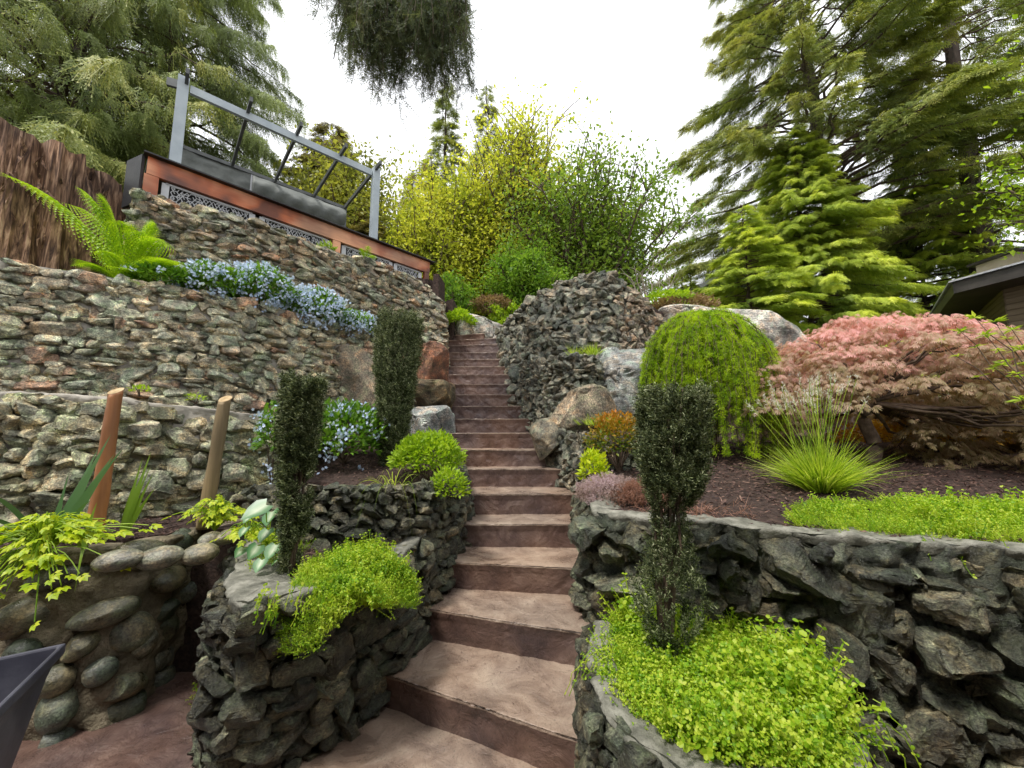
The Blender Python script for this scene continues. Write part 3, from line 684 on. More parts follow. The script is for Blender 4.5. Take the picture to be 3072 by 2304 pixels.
# ------------------------------------------------------------------ boulders
M['rock_pale'] = mat_stone("pale granite", [(0.44, 0.429, 0.418), (0.55, 0.517, 0.484)], rough=.75, mossamt=.12, cscale=4, stria=(1, 2, 5), moss=(.12, .10, .05), streak=.7, bs=1.3)
M['rock_grey'] = mat_stone("grey granite", [(.26, .28, .30), (.36, .37, .38)], rough=.7, mossamt=.12, cscale=5, stria=(2, 2, 7), moss=(.10, .09, .05), streak=.7, bs=1.3)
M['rock_tan'] = mat_stone("tan rock", [(.26, .21, .16), (.38, .32, .25)], rough=.7, mossamt=.25, cscale=5, stria=(4, 4, 3), streak=.7, bs=1.3)
M['rock_red'] = mat_stone("rusty rock", [(0.2, 0.075, 0.045), (0.34, 0.17, 0.11)], rough=.7, mossamt=.4, moss=(.12, .10, .07), cscale=8, streak=.6, bs=1.3)
M['rock_brown'] = mat_stone("brown rock", [(.16, .12, .07), (.24, .18, .11)], rough=.7, mossamt=.35, cscale=7, streak=.6, bs=1.3)
def boulder(label, x0, x1, y0, y1, Y, dep, mat, seed, rot=0, block=.75, cuts=10, name='boulder', rough=.10, crease=.03, group=None):
    a = W(x0, y1, Y=Y); b = W(x1, y0, Y=Y); rng = np.random.default_rng(seed)
    c = (a + b) / 2; c[1] = Y + dep * .25; size = np.array([abs(b[0] - a[0]) * .5, dep * .5, abs(b[2] - a[2]) * .5])
    v, f = rock_shape(rng, 5, block, cuts, .5, .9, rough, 1.6)
    v = v * size; v = v * (1 + .05 * fbm(v, 5, 4, seed + 1))[:, None]
    cr = np.abs(fbm(v + 3, 2.6, 3, seed + 9)); v = v * (1 - crease * np.exp(-(cr / .03) ** 2))[:, None]
    ca, sa = math.cos(rot), math.sin(rot); v = np.stack([v[:, 0] * ca - v[:, 2] * sa, v[:, 1], v[:, 0] * sa + v[:, 2] * ca], 1)
    base = (c[0], c[1], c[2] - size[2])
    o = MB().add(v + c, f).build(name, mat, smooth=False, origin=base)
    return tag(o, label, 'boulder' if name == 'boulder' else 'stone', group)
boulder('wide cracked pale boulder at the top of the steps', 446, 508, 312, 352, 8.3, 1.4, M['rock_pale'], 3, block=.8, crease=.06)
boulder('pale lichen covered slab above the green larch mound', 682, 806, 300, 372, 5.5, 1.2, M['rock_pale'], 4, rot=-.42, crease=.04)
boulder('flat white boulder below the dry hill brush, behind the larch top', 655, 735, 305, 345, 6.1, 1.3, M['rock_pale'], 5, rot=-.1)
boulder('smooth blue grey boulder beside the raised slate planter', 588, 668, 342, 432, 4.55, .9, M['rock_grey'], 6, rot=.35, cuts=12, block=.6, crease=.06)
boulder('tan slanted boulder under the raised slate planter', 540, 616, 388, 446, 4.15, .7, M['rock_tan'], 7, rot=.3, block=.5, cuts=12, rough=.12)
boulder('rounded dark boulder touching the right end of the steps', 530, 566, 418, 462, 4.15, .5, M['slate'], 8)
boulder('grey white rock face left of the steps behind the lime bush', 404, 452, 404, 462, 4.6, .6, M['rock_grey'], 9, cuts=16, block=.45, rough=.16, crease=.06)
boulder('squared brown block between the red rock and the grey rock', 411, 451, 380, 410, 4.95, .6, M['rock_brown'], 10, block=.4, cuts=7, rough=.14)
boulder('rusty red rock set in the wall corner left of the steps', 414, 448, 343, 386, 5.35, .6, M['rock_red'], 12, block=.45, cuts=9, rough=.16)
boulder('tan rock face at the foot of the middle wall behind the tall yew', 318, 398, 345, 412, 5.0, .35, M['rock_tan'], 13, block=.55, cuts=9)
for n, (x0, x1, y0, y1, Y, lb) in enumerate([(195, 216, 534, 552, 2.3, 'olive cobble lying loose at the right end of the mulch bed'), (214, 232, 531, 546, 2.35, 'small dark cobble tucked under the heart shaped leaves'), (176, 212, 546, 567, 2.14, 'flat green grey cobble capping the end of the cobble wall'), (130, 176, 549, 572, 2.06, 'long brown cobble along the rim of the cobble wall'), (86, 134, 552, 574, 1.98, 'long shiny grey cobble on the rim below the iris')]):
    boulder(lb, x0, x1, y0, y1, Y, .16, M['cobble'], 40 + n, rot=.12 if n > 1 else 0, block=1.0, cuts=1, name='cobble', rough=.05, crease=0)

# ------------------------------------------------------------------ posts, stump, tub
def wood_post(px0, py0, px1, py1, Y, r, mat, label, seed):
    a = W(px0, py0, Y=Y); b = W(px1, py1, Y=Y); b[1] += .03; a = a - (b - a) * .06
    root = thing('wooden_post', label, 'post', a)
    t = np.linspace(0, 1, 40)[:, None]; pts = a + (b - a) * t
    m = MB(); m.tube(pts, r * (1.06 - .08 * t[:, 0]), 28)
    v = np.concatenate(m.v); v += (fbm(v * [1, 1, .25], 22, 3, seed) * .006)[:, None] * [1, 1, 0]; v[-28:, 2] += (v[-28:, 1] - b[1]) * .7; m.v = [v]
    ob = m.build('shaft', mat, root, smooth=True)
    e = MB(); ax = basis((b - a)[None])[0]; k = np.arange(28) * 2 * math.pi / 28
    ring = b + (np.cos(k)[:, None] * ax[1] + np.sin(k)[:, None] * ax[2]) * r * .96 + ax[0] * .004; ring[:, 2] += (ring[:, 1] - b[1]) * .7
    e.add(ring, np.arange(28)[None]); e.build('end_grain', M['endgrain'], root)
M['post_orange'] = mat_wood("peeled orange pole", [(0.16, 0.06, 0.025), (0.34, 0.15, 0.06), (0.46, 0.24, 0.11)], (8, 8, 1.0), .55, vec_obj=False)
M['post_grey'] = mat_wood("weathered pole", [(0.07, 0.055, 0.03), (0.2, 0.155, 0.085), (0.33, 0.275, 0.17)], (10, 10, .8), .75, vec_obj=False)
M['endgrain'] = mat_plain("end grain", [(.25, .17, .08), (.42, .30, .16), (.5, .4, .24)], 30, .8)
wood_post(95, 532, 111, 391, 2.45, .039, M['post_orange'], 'smooth orange brown pole in the mulch, left of the two', 1)
wood_post(205, 521, 222, 399, 2.62, .039, M['post_grey'], 'weathered grey brown pole in the mulch, right of the two', 2)

def stump():
    a = W(32, 262, Y=4.0); z0 = 2.85; top = W(50, 128, Y=3.9)[2]
    cx, cy = -5.62, 4.2
    root = thing('tree_stump', 'huge torn red brown tree stump on the middle terrace behind the fern', 'tree stump', (cx, cy, z0))
    na, nz = 220, 90; A, Z = np.meshgrid(np.linspace(0, 2 * math.pi, na, endpoint=False), np.linspace(0, 1, nz))
    q = np.stack([np.cos(A.ravel()) * 3, np.sin(A.ravel()) * 3, Z.ravel() * .8], 1)
    rr = .60 + .16 * fbm(q, .6, 3, 2) + .15 * np.abs(np.sin(A.ravel() * 5.5 + 3 * fbm(q, .9, 2, 6))) ** .7 + .12 * np.abs(fbm(q * [4, 4, .5], 1.2, 4, 5)) + .14 * (1 - Z.ravel()) ** 2
    ht = (top - z0) * (.97 + .06 * fbm(np.stack([np.cos(A.ravel()) * 4, np.sin(A.ravel()) * 4, 0 * A.ravel()], 1), 1.6, 4, 8) * Z.ravel() - .10 * Z.ravel() * (.5 + .5 * np.cos(A.ravel() - .3)))
    v = np.stack([cx + rr * np.cos(A.ravel()), cy + rr * np.sin(A.ravel()), z0 + Z.ravel() * ht], 1)
    m = MB(); i = np.arange(nz - 1)[:, None] * na + np.arange(na)[None]; j = np.arange(nz - 1)[:, None] * na + (np.arange(na)[None] + 1) % na
    m.add(v, np.stack([i, j, j + na, i + na], -1).reshape(-1, 4))
    m.build('trunk', M['stump'], root, smooth=False)
    tv = v[-na:]; ct = np.array([[cx, cy, tv[:, 2].mean() - .25]]); inner = ct + (tv - ct) * .8; inner[:, 2] -= .1 + .1 * np.abs(fbm(inner, 6, 3, 3))
    ring = np.vstack([tv, inner, ct]); i = np.arange(na); j = (i + 1) % na
    MB().add(ring, [np.stack([i, j, j + na, i + na], 1), np.stack([i + na, j + na, np.full(na, 2 * na)], 1)]).build('broken_top', M['stump'], root)
    # torn slivers of bark
    rng = np.random.default_rng(3); n = 260; aa = rng.uniform(math.pi, 2.1 * math.pi, n); zz = rng.uniform(.05, .85, n)
    pos = np.stack([cx + .74 * np.cos(aa), cy + .74 * np.sin(aa), z0 + zz * (top - z0) * .95], 1)
    d = np.stack([np.cos(aa) * .4, np.sin(aa) * .4, rng.choice([-1, 1], n) * 1.0], 1) + rng.normal(size=(n, 3)) * .25
    v, f = scatter(LEAF[0] * [1, .5, 2], LEAF[1], pos, basis(d, rng.uniform(0, 6, n)), rng.uniform(.06, .2, n))
    MB().add(v, f).build('bark_slivers', M['stump'], root).__setitem__('kind', 'stuff')
M['stump'] = mat_wood("decaying redwood", [(0.04, 0.022, 0.015), (0.12, 0.07, 0.043), (0.25, 0.155, 0.1), (0.42, 0.3, 0.2)], (7, 7, .8), .85, vec_obj=False, bs=1.0, nsc=5, pos=[.36, .47, .56, .68])
stump()

def tub():
    c = W(67, 642, z=.75); c2 = c.copy(); c2[2] = 0
    u1 = norm(np.array([[.5, -.86, 0]]))[0]; u2 = norm(np.array([[-.82, -.57, 0]]))[0]
    root = thing('plastic_tub', 'dark grey plastic tub with flared rim at the bottom left corner', 'tub', (c[0] - .4, c[1] - .45, 0))
    L1, L2 = .95, .75; ctr = c + u1 * L1 / 2 + u2 * L2 / 2
    def ring(f, z, ex=0):
        P = []
        for a, b in ((0, 0), (1, 0), (1, 1), (0, 1)):
            p = c + u1 * L1 * a + u2 * L2 * b; p = ctr + (p - ctr) * f; p[2] = z; P.append(p)
        return np.array(P)
    m = MB(); rings = [ring(.66, .02), ring(.93, .66), ring(.955, .70), ring(1.0, .715), ring(1.0, .75), ring(.965, .75), ring(.94, .69), ring(.64, .05)]
    V = np.vstack(rings); fs = []
    for r in range(len(rings) - 1):
        for k in range(4): fs.append([r * 4 + k, r * 4 + (k + 1) % 4, r * 4 + 4 + (k + 1) % 4, r * 4 + 4 + k])
    fs.append([3, 2, 1, 0]); o = len(V) - 4; fs.append([o, o + 1, o + 2, o + 3])
    m.add(V, np.array(fs)); ob = m.build('tub_body', M['tub'], root)
    bv = ob.modifiers.new('bevel', 'BEVEL'); bv.width = .008; bv.segments = 2
M['tub'] = mat_plain("scuffed black plastic", [(.03, .03, .045), (.055, .055, .075), (.10, .10, .125)], 5, .42, .25, 60, .003, spec=.5)
tub()

# ------------------------------------------------------------------ deck and pergola
M['beam_wood'] = mat_wood("stained cedar beam", [(.22, .10, .06), (.42, .20, .11), (.55, .28, .16)], (1.0, 1.0, 9), .42, vec_obj=False, spec=.5, nsc=2.2)
def _beam():
    t = M['beam_wood'].node_tree; p = [n for n in t.nodes if n.type == 'BSDF_PRINCIPLED'][0]; old = p.inputs['Base Color'].links[0].from_socket
    r = ramp(t, noise(t, 1.3, 3, .5), [(.30, .20, .18), (.85, .50, .30), (1.15, 1.05, 1.0), (1.35, 1.45, 1.45)], [.41, .475, .54, .60]).outputs[0]
    t.links.new(mixc(t, 1.0, old, r, 'MULTIPLY'), p.inputs['Base Color'])
_beam()
M['black'] = mat_plain("black board", [(.012, .012, .014), (.02, .02, .022), (.035, .035, .035)], 6, .5)
M['dark_metal'] = mat_plain("dark metal", [(.05, .055, .055), (.08, .085, .085), (.11, .12, .115)], 6, .45, .1)
M['grey_paint'] = mat_plain("pale blue grey paint", [(.30, .35, .38), (.36, .41, .44), (.42, .47, .49)], 3, .45, .1)
M['panel'] = mat_plain("silver grey panel", [(.40, .41, .43), (.48, .49, .51), (.55, .56, .58)], 3, .4, .1)
M['white_trim'] = mat_plain("pale trim", [(.6, .62, .64), (.7, .72, .74), (.75, .77, .8)], 3, .4, .1)
M['fabric'] = mat_plain("grey mesh fabric", [(.10, .11, .10), (.14, .15, .14), (.18, .19, .175)], 2, .7, .3, 8, .03)
DA = W(148, 157, z=4.69) * [1, 1, 0]; DB = W(429, 263, z=4.69) * [1, 1, 0]; DV = DB - DA; DL = np.linalg.norm(DV); DU = DV / DL; DN = np.array([DU[1], -DU[0], 0])  # DN faces viewer
ZT, ZB = 4.69, W(148, 174, Y=DA[1])[2]
def dpt(t, z, off=0): p = DA + DV * t + DN * off; p = p.copy(); p[2] = z; return p
deck = thing('deck', 'raised wooden deck on the upper left wall with orange beam and fretwork panels', 'deck', dpt(.5, 4.1, -1))
MB().bar(dpt(0, (ZT + ZB) / 2), dpt(1, (ZT + ZB) / 2), .06, ZT - ZB).build('beam', M['beam_wood'], deck)
MB().bar(dpt(-.01, ZT + .012, .02), dpt(1.02, ZT + .012, .02), .16, .018).build('drip_edge', M['black'], deck)
b = MB(); v = [dpt(0, ZT + .02, 0), dpt(1.0, ZT + .02, 0), dpt(1.0, ZT + .02, -3.0), dpt(0, ZT + .02, -3.0)]; v2 = [x - [0, 0, .05] for x in v]
b.add(np.array(v + v2), np.array([[0, 1, 2, 3], [7, 6, 5, 4], [0, 4, 5, 1], [1, 5, 6, 2], [2, 6, 7, 3], [3, 7, 4, 0]])); b.build('deck_boards', M['dark_metal'], deck)
b = MB(); e0 = dpt(-.004, 4.40, .0); e1 = e0 + np.array([-.30, .12, 0]); b.bar(e0 - DU * .02, e1 - DU * .02, .03, .60); b.build('end_board', M['black'], deck)
for t, w in ((.012, .13), (.556, .12), (.985, .10)):
    MB().bar(dpt(t, 4.08, -.005) + 0, dpt(t, ZB - .002, -.005), w, .06, up=tuple(DN)).build('deck_post', M['beam_wood'], deck)
def fret(t0, t1):
    root = MB(); z0, z1 = 4.06, ZB - .02; ln = (t1 - t0) * DL
    # solid frame edges
    for t in (t0, t1): root.bar(dpt(t, z0, -.03), dpt(t, z1, -.03), .07, .012, up=tuple(DN))
    for z in (z0, z1): root.bar(dpt(t0, z, -.03), dpt(t1, z, -.03), .012, .025)
    fr = root.build('fretwork_panel', M['panel'], deck)
    g = MB(); unit = .21; hgt = z1 - z0
    # fine interlaced strapwork on a triangular net, mirrored about the middle
    rr = np.random.default_rng(5); dx = .038; dz = dx * .866; nx_ = int((ln / 2 - .05) / dx); nz2 = int((hgt - .02) / dz); seg = []
    for jz in range(nz2 + 1):
        for ix in range(nx_ + 1):
            x0 = ix * dx + (jz % 2) * dx / 2; z_ = z0 + .01 + jz * dz
            for ex, ez in ((dx, 0), (dx / 2, dz), (-dx / 2, dz)):
                if jz == nz2 and ez: continue
                if rr.random() < (.40 if ez == 0 else .62): seg.append((x0, z_, x0 + ex, z_ + ez))
    for x0, za, x1, zb_ in seg:
        for sg in (-1, 1):
            A = ln / 2 + sg * x0; B2 = ln / 2 + sg * x1
            if not (.04 < A < ln - .04 and .04 < B2 < ln - .04): continue
            g.bar(dpt(t0 + A / DL, za, -.03), dpt(t0 + B2 / DL, zb_, -.03), .006, .0075, up=tuple(DN * .3 + np.array([0, 0, 1.])))
    g.build('fretwork', M['panel'], fr)
    MB().bar(dpt(t0, (z0 + z1) / 2, -.10), dpt(t1, (z0 + z1) / 2, -.10), .01, hgt).build('backing', M['black'], fr)
for t0, t1 in ((.045, .27), (.30, .525), (.59, .80), (.825, .955)): fret(t0, t1)

per = thing('pergola', 'pale grey pergola frame standing on the deck with a grey fabric screen', 'pergola', dpt(.4, 4.72, -1.4))
ZP = 6.82
FL = W(186, 88, z=ZP); FR = W(374, 174, z=ZP); fl = (FR - FL); FU = fl / np.linalg.norm(fl); FBk = np.array([-FU[1], FU[0], 0])
LP = W(183, 88, z=ZP)
MB().bar((LP[0], LP[1], 4.71), (LP[0], LP[1], ZP + .16), .14, .14, up=tuple(FU)).build('post', M['grey_paint'], per)
RP = W(376, 174, z=ZP)
MB().bar((RP[0], RP[1], 4.71), (RP[0], RP[1], ZP + .12), .13, .13, up=tuple(FU)).build('post', M['grey_paint'], per)
MB().bar(FL + FU * .05, FR - FU * .06, .06, .13).build('beam', M['grey_paint'], per)
BW = 1.72
BL_ = FL + FBk * BW; BR_ = FR + FBk * BW; BL_ = BL_ - FU * .1
MB().bar(BL_, BR_, .06, .07).build('beam', M['dark_metal'], per)
MB().bar(FL + FBk * .05 - FU * .22, FL - FU * .08, .05, .13).build('beam_end', M['dark_metal'], per)
for px, py in ((186, 88), (248, 114), (297, 137), (341, 157), (375, 173)):
    p = W(px, py, z=ZP) + np.array([0, 0, .04]); 
    MB().bar(p - FBk * .28 + [0, 0, .05], p + FBk * BW + [0, 0, -.04], .045, .085).build('rafter', M['dark_metal'], per)
m = MB(); nu, nv_ = 90, 16
for a0, b0 in ((.0, .395), (.40, 1.0)):
    U, V_ = np.meshgrid(np.linspace(a0, b0, nu), np.linspace(0, 1, nv_)); U = U.ravel(); V_ = V_.ravel()
    q = BL_[None] + (BR_ - BL_)[None] * U[:, None]; q[:, 2] -= .03 + V_ * .50
    q += FBk * (+.012 * np.sin(U * 60 + V_ * 5) * (.3 + V_) + .03 * fbm(np.stack([U * 9, V_ * 3, 0 * U], 1), 1.5, 3, 3) - .16 * np.sin(V_ * math.pi) * (U > .4))[:, None]
    i = np.arange(nv_ - 1)[:, None] * nu + np.arange(nu - 1)[None]; m.add(q, np.stack([i, i + 1, i + nu + 1, i + nu], -1).reshape(-1, 4))
m.build('fabric_screen', M['fabric'], per, smooth=True)
MB().bar(BL_ + (BR_ - BL_) * .3975 - [0, 0, .0], BL_ + (BR_ - BL_) * .3975 - [0, 0, 2.1], .03, .03, up=tuple(FU)).build('strut', M['panel'], per)
MB().bar((BR_[0], BR_[1], 4.71), BR_, .09, .09, up=tuple(FU)).build('post', M['dark_metal'], per)
MB().bar((BL_[0], BL_[1], 4.71), BL_, .09, .09, up=tuple(FU)).build('post', M['dark_metal'], per)

#PLANTS
# ------------------------------------------------------------------ leaf materials
M['chick'] = mat_leaf("lime ground cover", [(0.08, 0.2, 0.01), (0.19, 0.36, 0.014), (0.33, 0.47, 0.025), (0.46, 0.55, 0.05), (0.52, 0.58, 0.09)], .4, .45, nscale=9, namt=.35)
M['yew'] = mat_leaf("dark yew", [(0.014, 0.022, 0.01), (0.035, 0.05, 0.02), (0.075, 0.1, 0.035), (0.2, 0.23, 0.11), (0.42, 0.44, 0.28)], .15, .6, nscale=9, namt=.2, spec=.2)
M['larch'] = mat_leaf("bright larch", [(0.09, 0.19, 0.006), (0.23, 0.38, 0.01), (0.4, 0.54, 0.016), (0.54, 0.64, 0.03)], .4, .5, nscale=5, namt=.45)
M['jmaple'] = mat_leaf("dissected maple leaves", [(0.17, 0.16, 0.06), (0.32, 0.23, 0.13), (0.46, 0.29, 0.22), (0.64, 0.31, 0.29), (0.7, 0.42, 0.41)], .35, .5, tintamt=.62, nscale=3.5, namt=.4)
M['grass'] = mat_leaf("golden grass", [(.14, .26, .015), (.28, .42, .025), (.45, .55, .06), (.55, .60, .15)], .4, .45, namt=.2)
M['fern'] = mat_leaf("bright fern", [(0.13, 0.26, 0.012), (0.3, 0.46, 0.015), (0.5, 0.64, 0.03)], .45, .45, namt=.3)
M['iris'] = mat_leaf("iris leaf", [(.035, .11, .035), (.07, .17, .05), (.12, .24, .05)], .3, .35, namt=.3, spec=.5)
M['iris_y'] = mat_leaf("yellow green iris leaf", [(.10, .22, .02), (.18, .30, .03), (.28, .38, .04)], .35, .35, namt=.3)
M['gold'] = mat_leaf("golden lobed leaf", [(.24, .38, .01), (.42, .52, .015), (.58, .62, .03)], .4, .45, namt=.2)
M['myo'] = mat_leaf("forget me not leaf", [(.05, .14, .015), (.11, .24, .02), (.22, .36, .04)], .35, .5, namt=.35, nscale=6)
M['lime'] = mat_leaf("lime bush leaf", [(.14, .26, .015), (.28, .42, .02), (.42, .54, .04)], .4, .5, namt=.35, nscale=6)
M['heart'] = mat_leaf("silver heart leaf", [(0.03, 0.12, 0.04), (0.12, 0.26, 0.1), (0.62, 0.68, 0.5)], .25, .35, namt=.1, spec=.6, tintamt=.85)
M['flower'] = mat_leaf("pale blue petals", [(.40, .52, .75), (.52, .62, .85), (.66, .72, .88)], .3, .6, namt=.2, trmul=1.1)
M['white_fl'] = mat_leaf("white seed heads", [(.5, .48, .40), (.72, .70, .62), (.82, .80, .75)], .3, .6, trmul=1.1)
M['heather'] = mat_leaf("pink heather", [(0.2, 0.15, 0.12), (0.32, 0.23, 0.2), (0.46, 0.34, 0.36), (0.58, 0.44, 0.54)], .2, .6)
M['redgrass'] = mat_leaf("red wiry stems", [(0.2, 0.1, 0.07), (0.32, 0.16, 0.11), (0.44, 0.26, 0.2)], .2, .6)
M['nandina'] = mat_leaf("orange tipped leaves", [(.04, .10, .012), (.11, .18, .015), (.34, .20, .02), (.60, .22, .04)], .35, .4, tintamt=.75)
M['orange'] = mat_leaf("orange leaves", [(.22, .14, .02), (.50, .26, .03), (.65, .42, .05), (.60, .52, .06)], .4, .5)
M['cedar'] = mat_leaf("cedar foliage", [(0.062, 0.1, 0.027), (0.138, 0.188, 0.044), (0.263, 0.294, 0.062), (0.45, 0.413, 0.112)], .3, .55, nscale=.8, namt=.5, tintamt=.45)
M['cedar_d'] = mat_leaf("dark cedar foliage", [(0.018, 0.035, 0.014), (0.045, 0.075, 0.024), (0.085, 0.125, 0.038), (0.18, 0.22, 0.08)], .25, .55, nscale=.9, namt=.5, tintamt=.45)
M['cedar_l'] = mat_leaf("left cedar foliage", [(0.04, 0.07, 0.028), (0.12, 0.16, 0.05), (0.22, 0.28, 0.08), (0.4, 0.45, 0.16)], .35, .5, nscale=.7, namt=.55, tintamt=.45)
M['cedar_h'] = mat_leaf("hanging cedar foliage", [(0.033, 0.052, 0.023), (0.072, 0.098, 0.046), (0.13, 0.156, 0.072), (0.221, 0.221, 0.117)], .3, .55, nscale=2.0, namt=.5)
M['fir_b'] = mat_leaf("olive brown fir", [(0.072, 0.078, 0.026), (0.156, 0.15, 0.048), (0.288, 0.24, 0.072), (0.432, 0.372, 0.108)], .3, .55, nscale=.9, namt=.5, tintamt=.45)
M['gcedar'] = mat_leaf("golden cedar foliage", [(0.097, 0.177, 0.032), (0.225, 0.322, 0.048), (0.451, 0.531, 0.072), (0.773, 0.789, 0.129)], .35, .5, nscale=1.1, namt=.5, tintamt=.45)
M['ymaple'] = mat_leaf("yellow green maple", [(0.17, 0.22, 0.03), (0.33, 0.38, 0.045), (0.52, 0.54, 0.07), (0.66, 0.62, 0.11)], .45, .5, nscale=.9, namt=.5)
M['gmaple'] = mat_leaf("green maple", [(0.09, 0.17, 0.03), (0.18, 0.28, 0.045), (0.32, 0.42, 0.07)], .4, .5, nscale=1.0, namt=.5)
M['olivemaple'] = mat_leaf("olive gold leaves", [(0.1, 0.12, 0.03), (0.21, 0.23, 0.05), (0.36, 0.37, 0.07), (0.48, 0.46, 0.09)], .4, .5, nscale=1.0, namt=.5)
M['fresh'] = mat_leaf("fresh green shrub", [(0.08, 0.18, 0.025), (0.17, 0.3, 0.035), (0.28, 0.42, 0.05)], .4, .5, nscale=1.5, namt=.4)
M['brush'] = mat_leaf("dry brush", [(.16, .10, .06), (.28, .19, .10), (.38, .27, .15)], .2, .7)
M['chip'] = mat_leaf("bark chips", [(.025, .013, .012), (.06, .030, .025), (.12, .065, .05), (.24, .15, .11)], 0, .7, nscale=12, namt=.2)
M['twig'] = mat_plain("twig bark", [(.04, .025, .018), (.09, .06, .04), (.15, .11, .08)], 20, .8)
M['twig_l'] = mat_plain("pale twig bark", [(.16, .13, .10), (.28, .24, .19), (.36, .31, .25)], 20, .8)
rng = np.random.default_rng(77)
UPV = np.array([0, 0, 1.0])

def leaves(mb, tp, pos, d, s, roll=None, tint=None, up=(0, 0, 1)):
    v, f = scatter(tp[0], tp[1], pos, basis(d, roll, up), s)
    mb.add(v, f, None if tint is None else np.repeat(tint, len(tp[0])))
def jitdir(n, base, amt): return norm(np.array(base) + rng.normal(size=(n, 3)) * amt)
def inpts(poly, n):
    P = np.array(poly); lo, hi = P.min(0), P.max(0); out = np.zeros((0, 2))
    while len(out) < n:
        q = rng.uniform(lo, hi, (n * 2, 2)); out = np.vstack([out, q[inpoly(q[:, 0], q[:, 1], poly)]])
    return out[:n]

# ---- bark mulch on the beds
def mulch(poly, n, smin=.012, smax=.035, zf=None, mat='chip', name='mulch'):
    q = inpts(poly, n); z = zgv(q[:, 0], q[:, 1]) if zf is None else zf(q)
    pos = np.column_stack([q, z + rng.uniform(.0, .022, n)])
    d = rng.normal(size=(n, 3)) * [1, 1, .22]
    mb = MB(); leaves(mb, (NEEDLE[0] * [1, 2.2, 1] - [.5, 0, 0], NEEDLE[1]), pos, d, rng.uniform(smin, smax, n), rng.normal(size=n) * .7)
    tag(mb.build(name, M[mat]), kind='stuff')
mulch([(-3.3, 2.16), (-2.75, 2.16), (-2.12, 2.5), (-1.9, 3.0), (-2.1, 3.5), (-3.6, 2.9)], 9000)
mulch([(-1.15, 1.93), (-1.06, 1.94), (-.9, 2.07), (-.78, 2.2), (-.64, 2.6), (-.5, 3.1), (-1.7, 3.1), (-1.8, 2.6)], 7000, .01, .03)
mulch([(.55, 2.6), (.72, 2.3), (1.03, 2.16), (2.08, 1.72), (3.4, 1.5), (4.2, 3.4), (3.6, 5), (1.2, 4.6), (.8, 3.6)], 16000, .014, .045)
mulch([(.36, 1.70), (.38, 1.5), (.62, 1.30), (1.03, 1.32), (1.3, 2.0), (.6, 2.2)], 3000)
mulch([(-1.6, 2.6), (-.66, 2.7), (-.6, 3.4), (-.9, 4.6), (-2.2, 4.4)], 5000)

# ---- chickweed clumps
def weed_clump(label, poly, n, h=(.07, .15), zf=None, lump=.05, lean=.35, name='chickweed', edge=None, group='lime green ground cover clumps'):
    q = inpts(poly, n); z = (zgv(q[:, 0], q[:, 1]) if zf is None else zf(q)); cen = q.mean(0)
    p3 = np.column_stack([q, z]); lum = .5 + .5 * fbm(np.column_stack([q, 0 * z]), 6, 2, 3)
    dist = np.array([q - cen]).reshape(-1, 2); ext = np.abs(q - cen).max(0)
    r = np.clip(np.linalg.norm(dist / ext, axis=1), 0, 1.2)
    H = rng.uniform(*h, n) * (.30 + 1.3 * lum ** 1.5) * (1.2 - .5 * r ** 2) * (1 + .5 * (rng.random(n) < .06))
    out = np.column_stack([dist / ext * .55 * r[:, None], np.full(n, 1.0)])
    d = norm(out + rng.normal(size=(n, 3)) * lean)
    root = thing(name, label, 'ground cover', (cen[0], cen[1], float(z.mean())), group)
    mb = MB(); lay = rng.integers(0, 3, n)
    base = p3 + np.column_stack([0 * z, 0 * z, H * 0]) 
    for k in range(3):
        m_ = lay == k
        leaves(mb, WEEDS[k], base[m_] + [0, 0, 0], d[m_], H[m_] * 1.0, rng.uniform(0, 6, m_.sum()), up=(1, 0, 0))
    tag(mb.build('foliage', M['chick'], root), kind='stuff')
    return root
def trailing(root, starts, outd, n, L=(.1, .25), mat='chick', s=.022):
    mb = MB(); k = rng.integers(0, len(starts), n); P0 = np.array(starts)[k] + rng.normal(size=(n, 3)) * .03
    for i in range(n):
        l = rng.uniform(*L); t = np.linspace(0, 1, 6)[:, None]; o = np.array(outd[k[i]]) + rng.normal(size=3) * .25; o[2] = .25
        pts = P0[i] + o * l * .55 * t + np.array([0, 0, -1]) * l * t ** 2; pts += rng.normal(size=pts.shape) * .004
        mb.tube(pts, .0016, 4, False)
        nn = 7; tt = rng.uniform(.2, 1, nn); pp = P0[i] + o * l * .55 * tt[:, None] + np.array([0, 0, -1]) * l * (tt ** 2)[:, None]
        leaves(mb, ROUND, pp, rng.normal(size=(nn, 3)) + [0, -.4, .2], s * rng.uniform(.6, 1.2, nn), rng.uniform(0, 6, nn))
    tag(mb.build('trailing_stems', M[mat], root), kind='stuff')
r1 = weed_clump('big lime green chickweed mass filling the front right planter', [(.35, 1.74), (.41, 1.50), (.52, 1.38), (.70, 1.28), (.92, 1.24), (1.08, 1.36), (1.22, 1.70), (1.28, 2.0), (.95, 2.1), (.6, 2.12), (.40, 2.0)], 18000, (.07, .19), lean=.36)
trailing(r1, [(.95, 1.20, .55), (.75, 1.17, .54), (.6, 1.2, .53), (1.15, 1.4, .56), (.36, 1.7, .56)], [(.2, -1, 0), (0, -1, 0), (-.1, -1, 0), (.9, -.5, 0), (-1, 0, 0)], 34, s=.012)
r2 = weed_clump('rounded chickweed mound spilling over the front left planter wall toward the steps', [(-1.02, 2.02), (-.98, 1.70), (-.82, 1.70), (-.64, 1.88), (-.50, 2.10), (-.58, 2.26), (-.82, 2.20)], 10000, (.05, .115), zf=lambda q: .78 + .08 * np.maximum(q[:, 1] - 2, 0) - .75 * np.maximum(q[:, 0] + .78, 0) - 1.5 * np.maximum(1.84 - q[:, 1], 0), lean=.5)
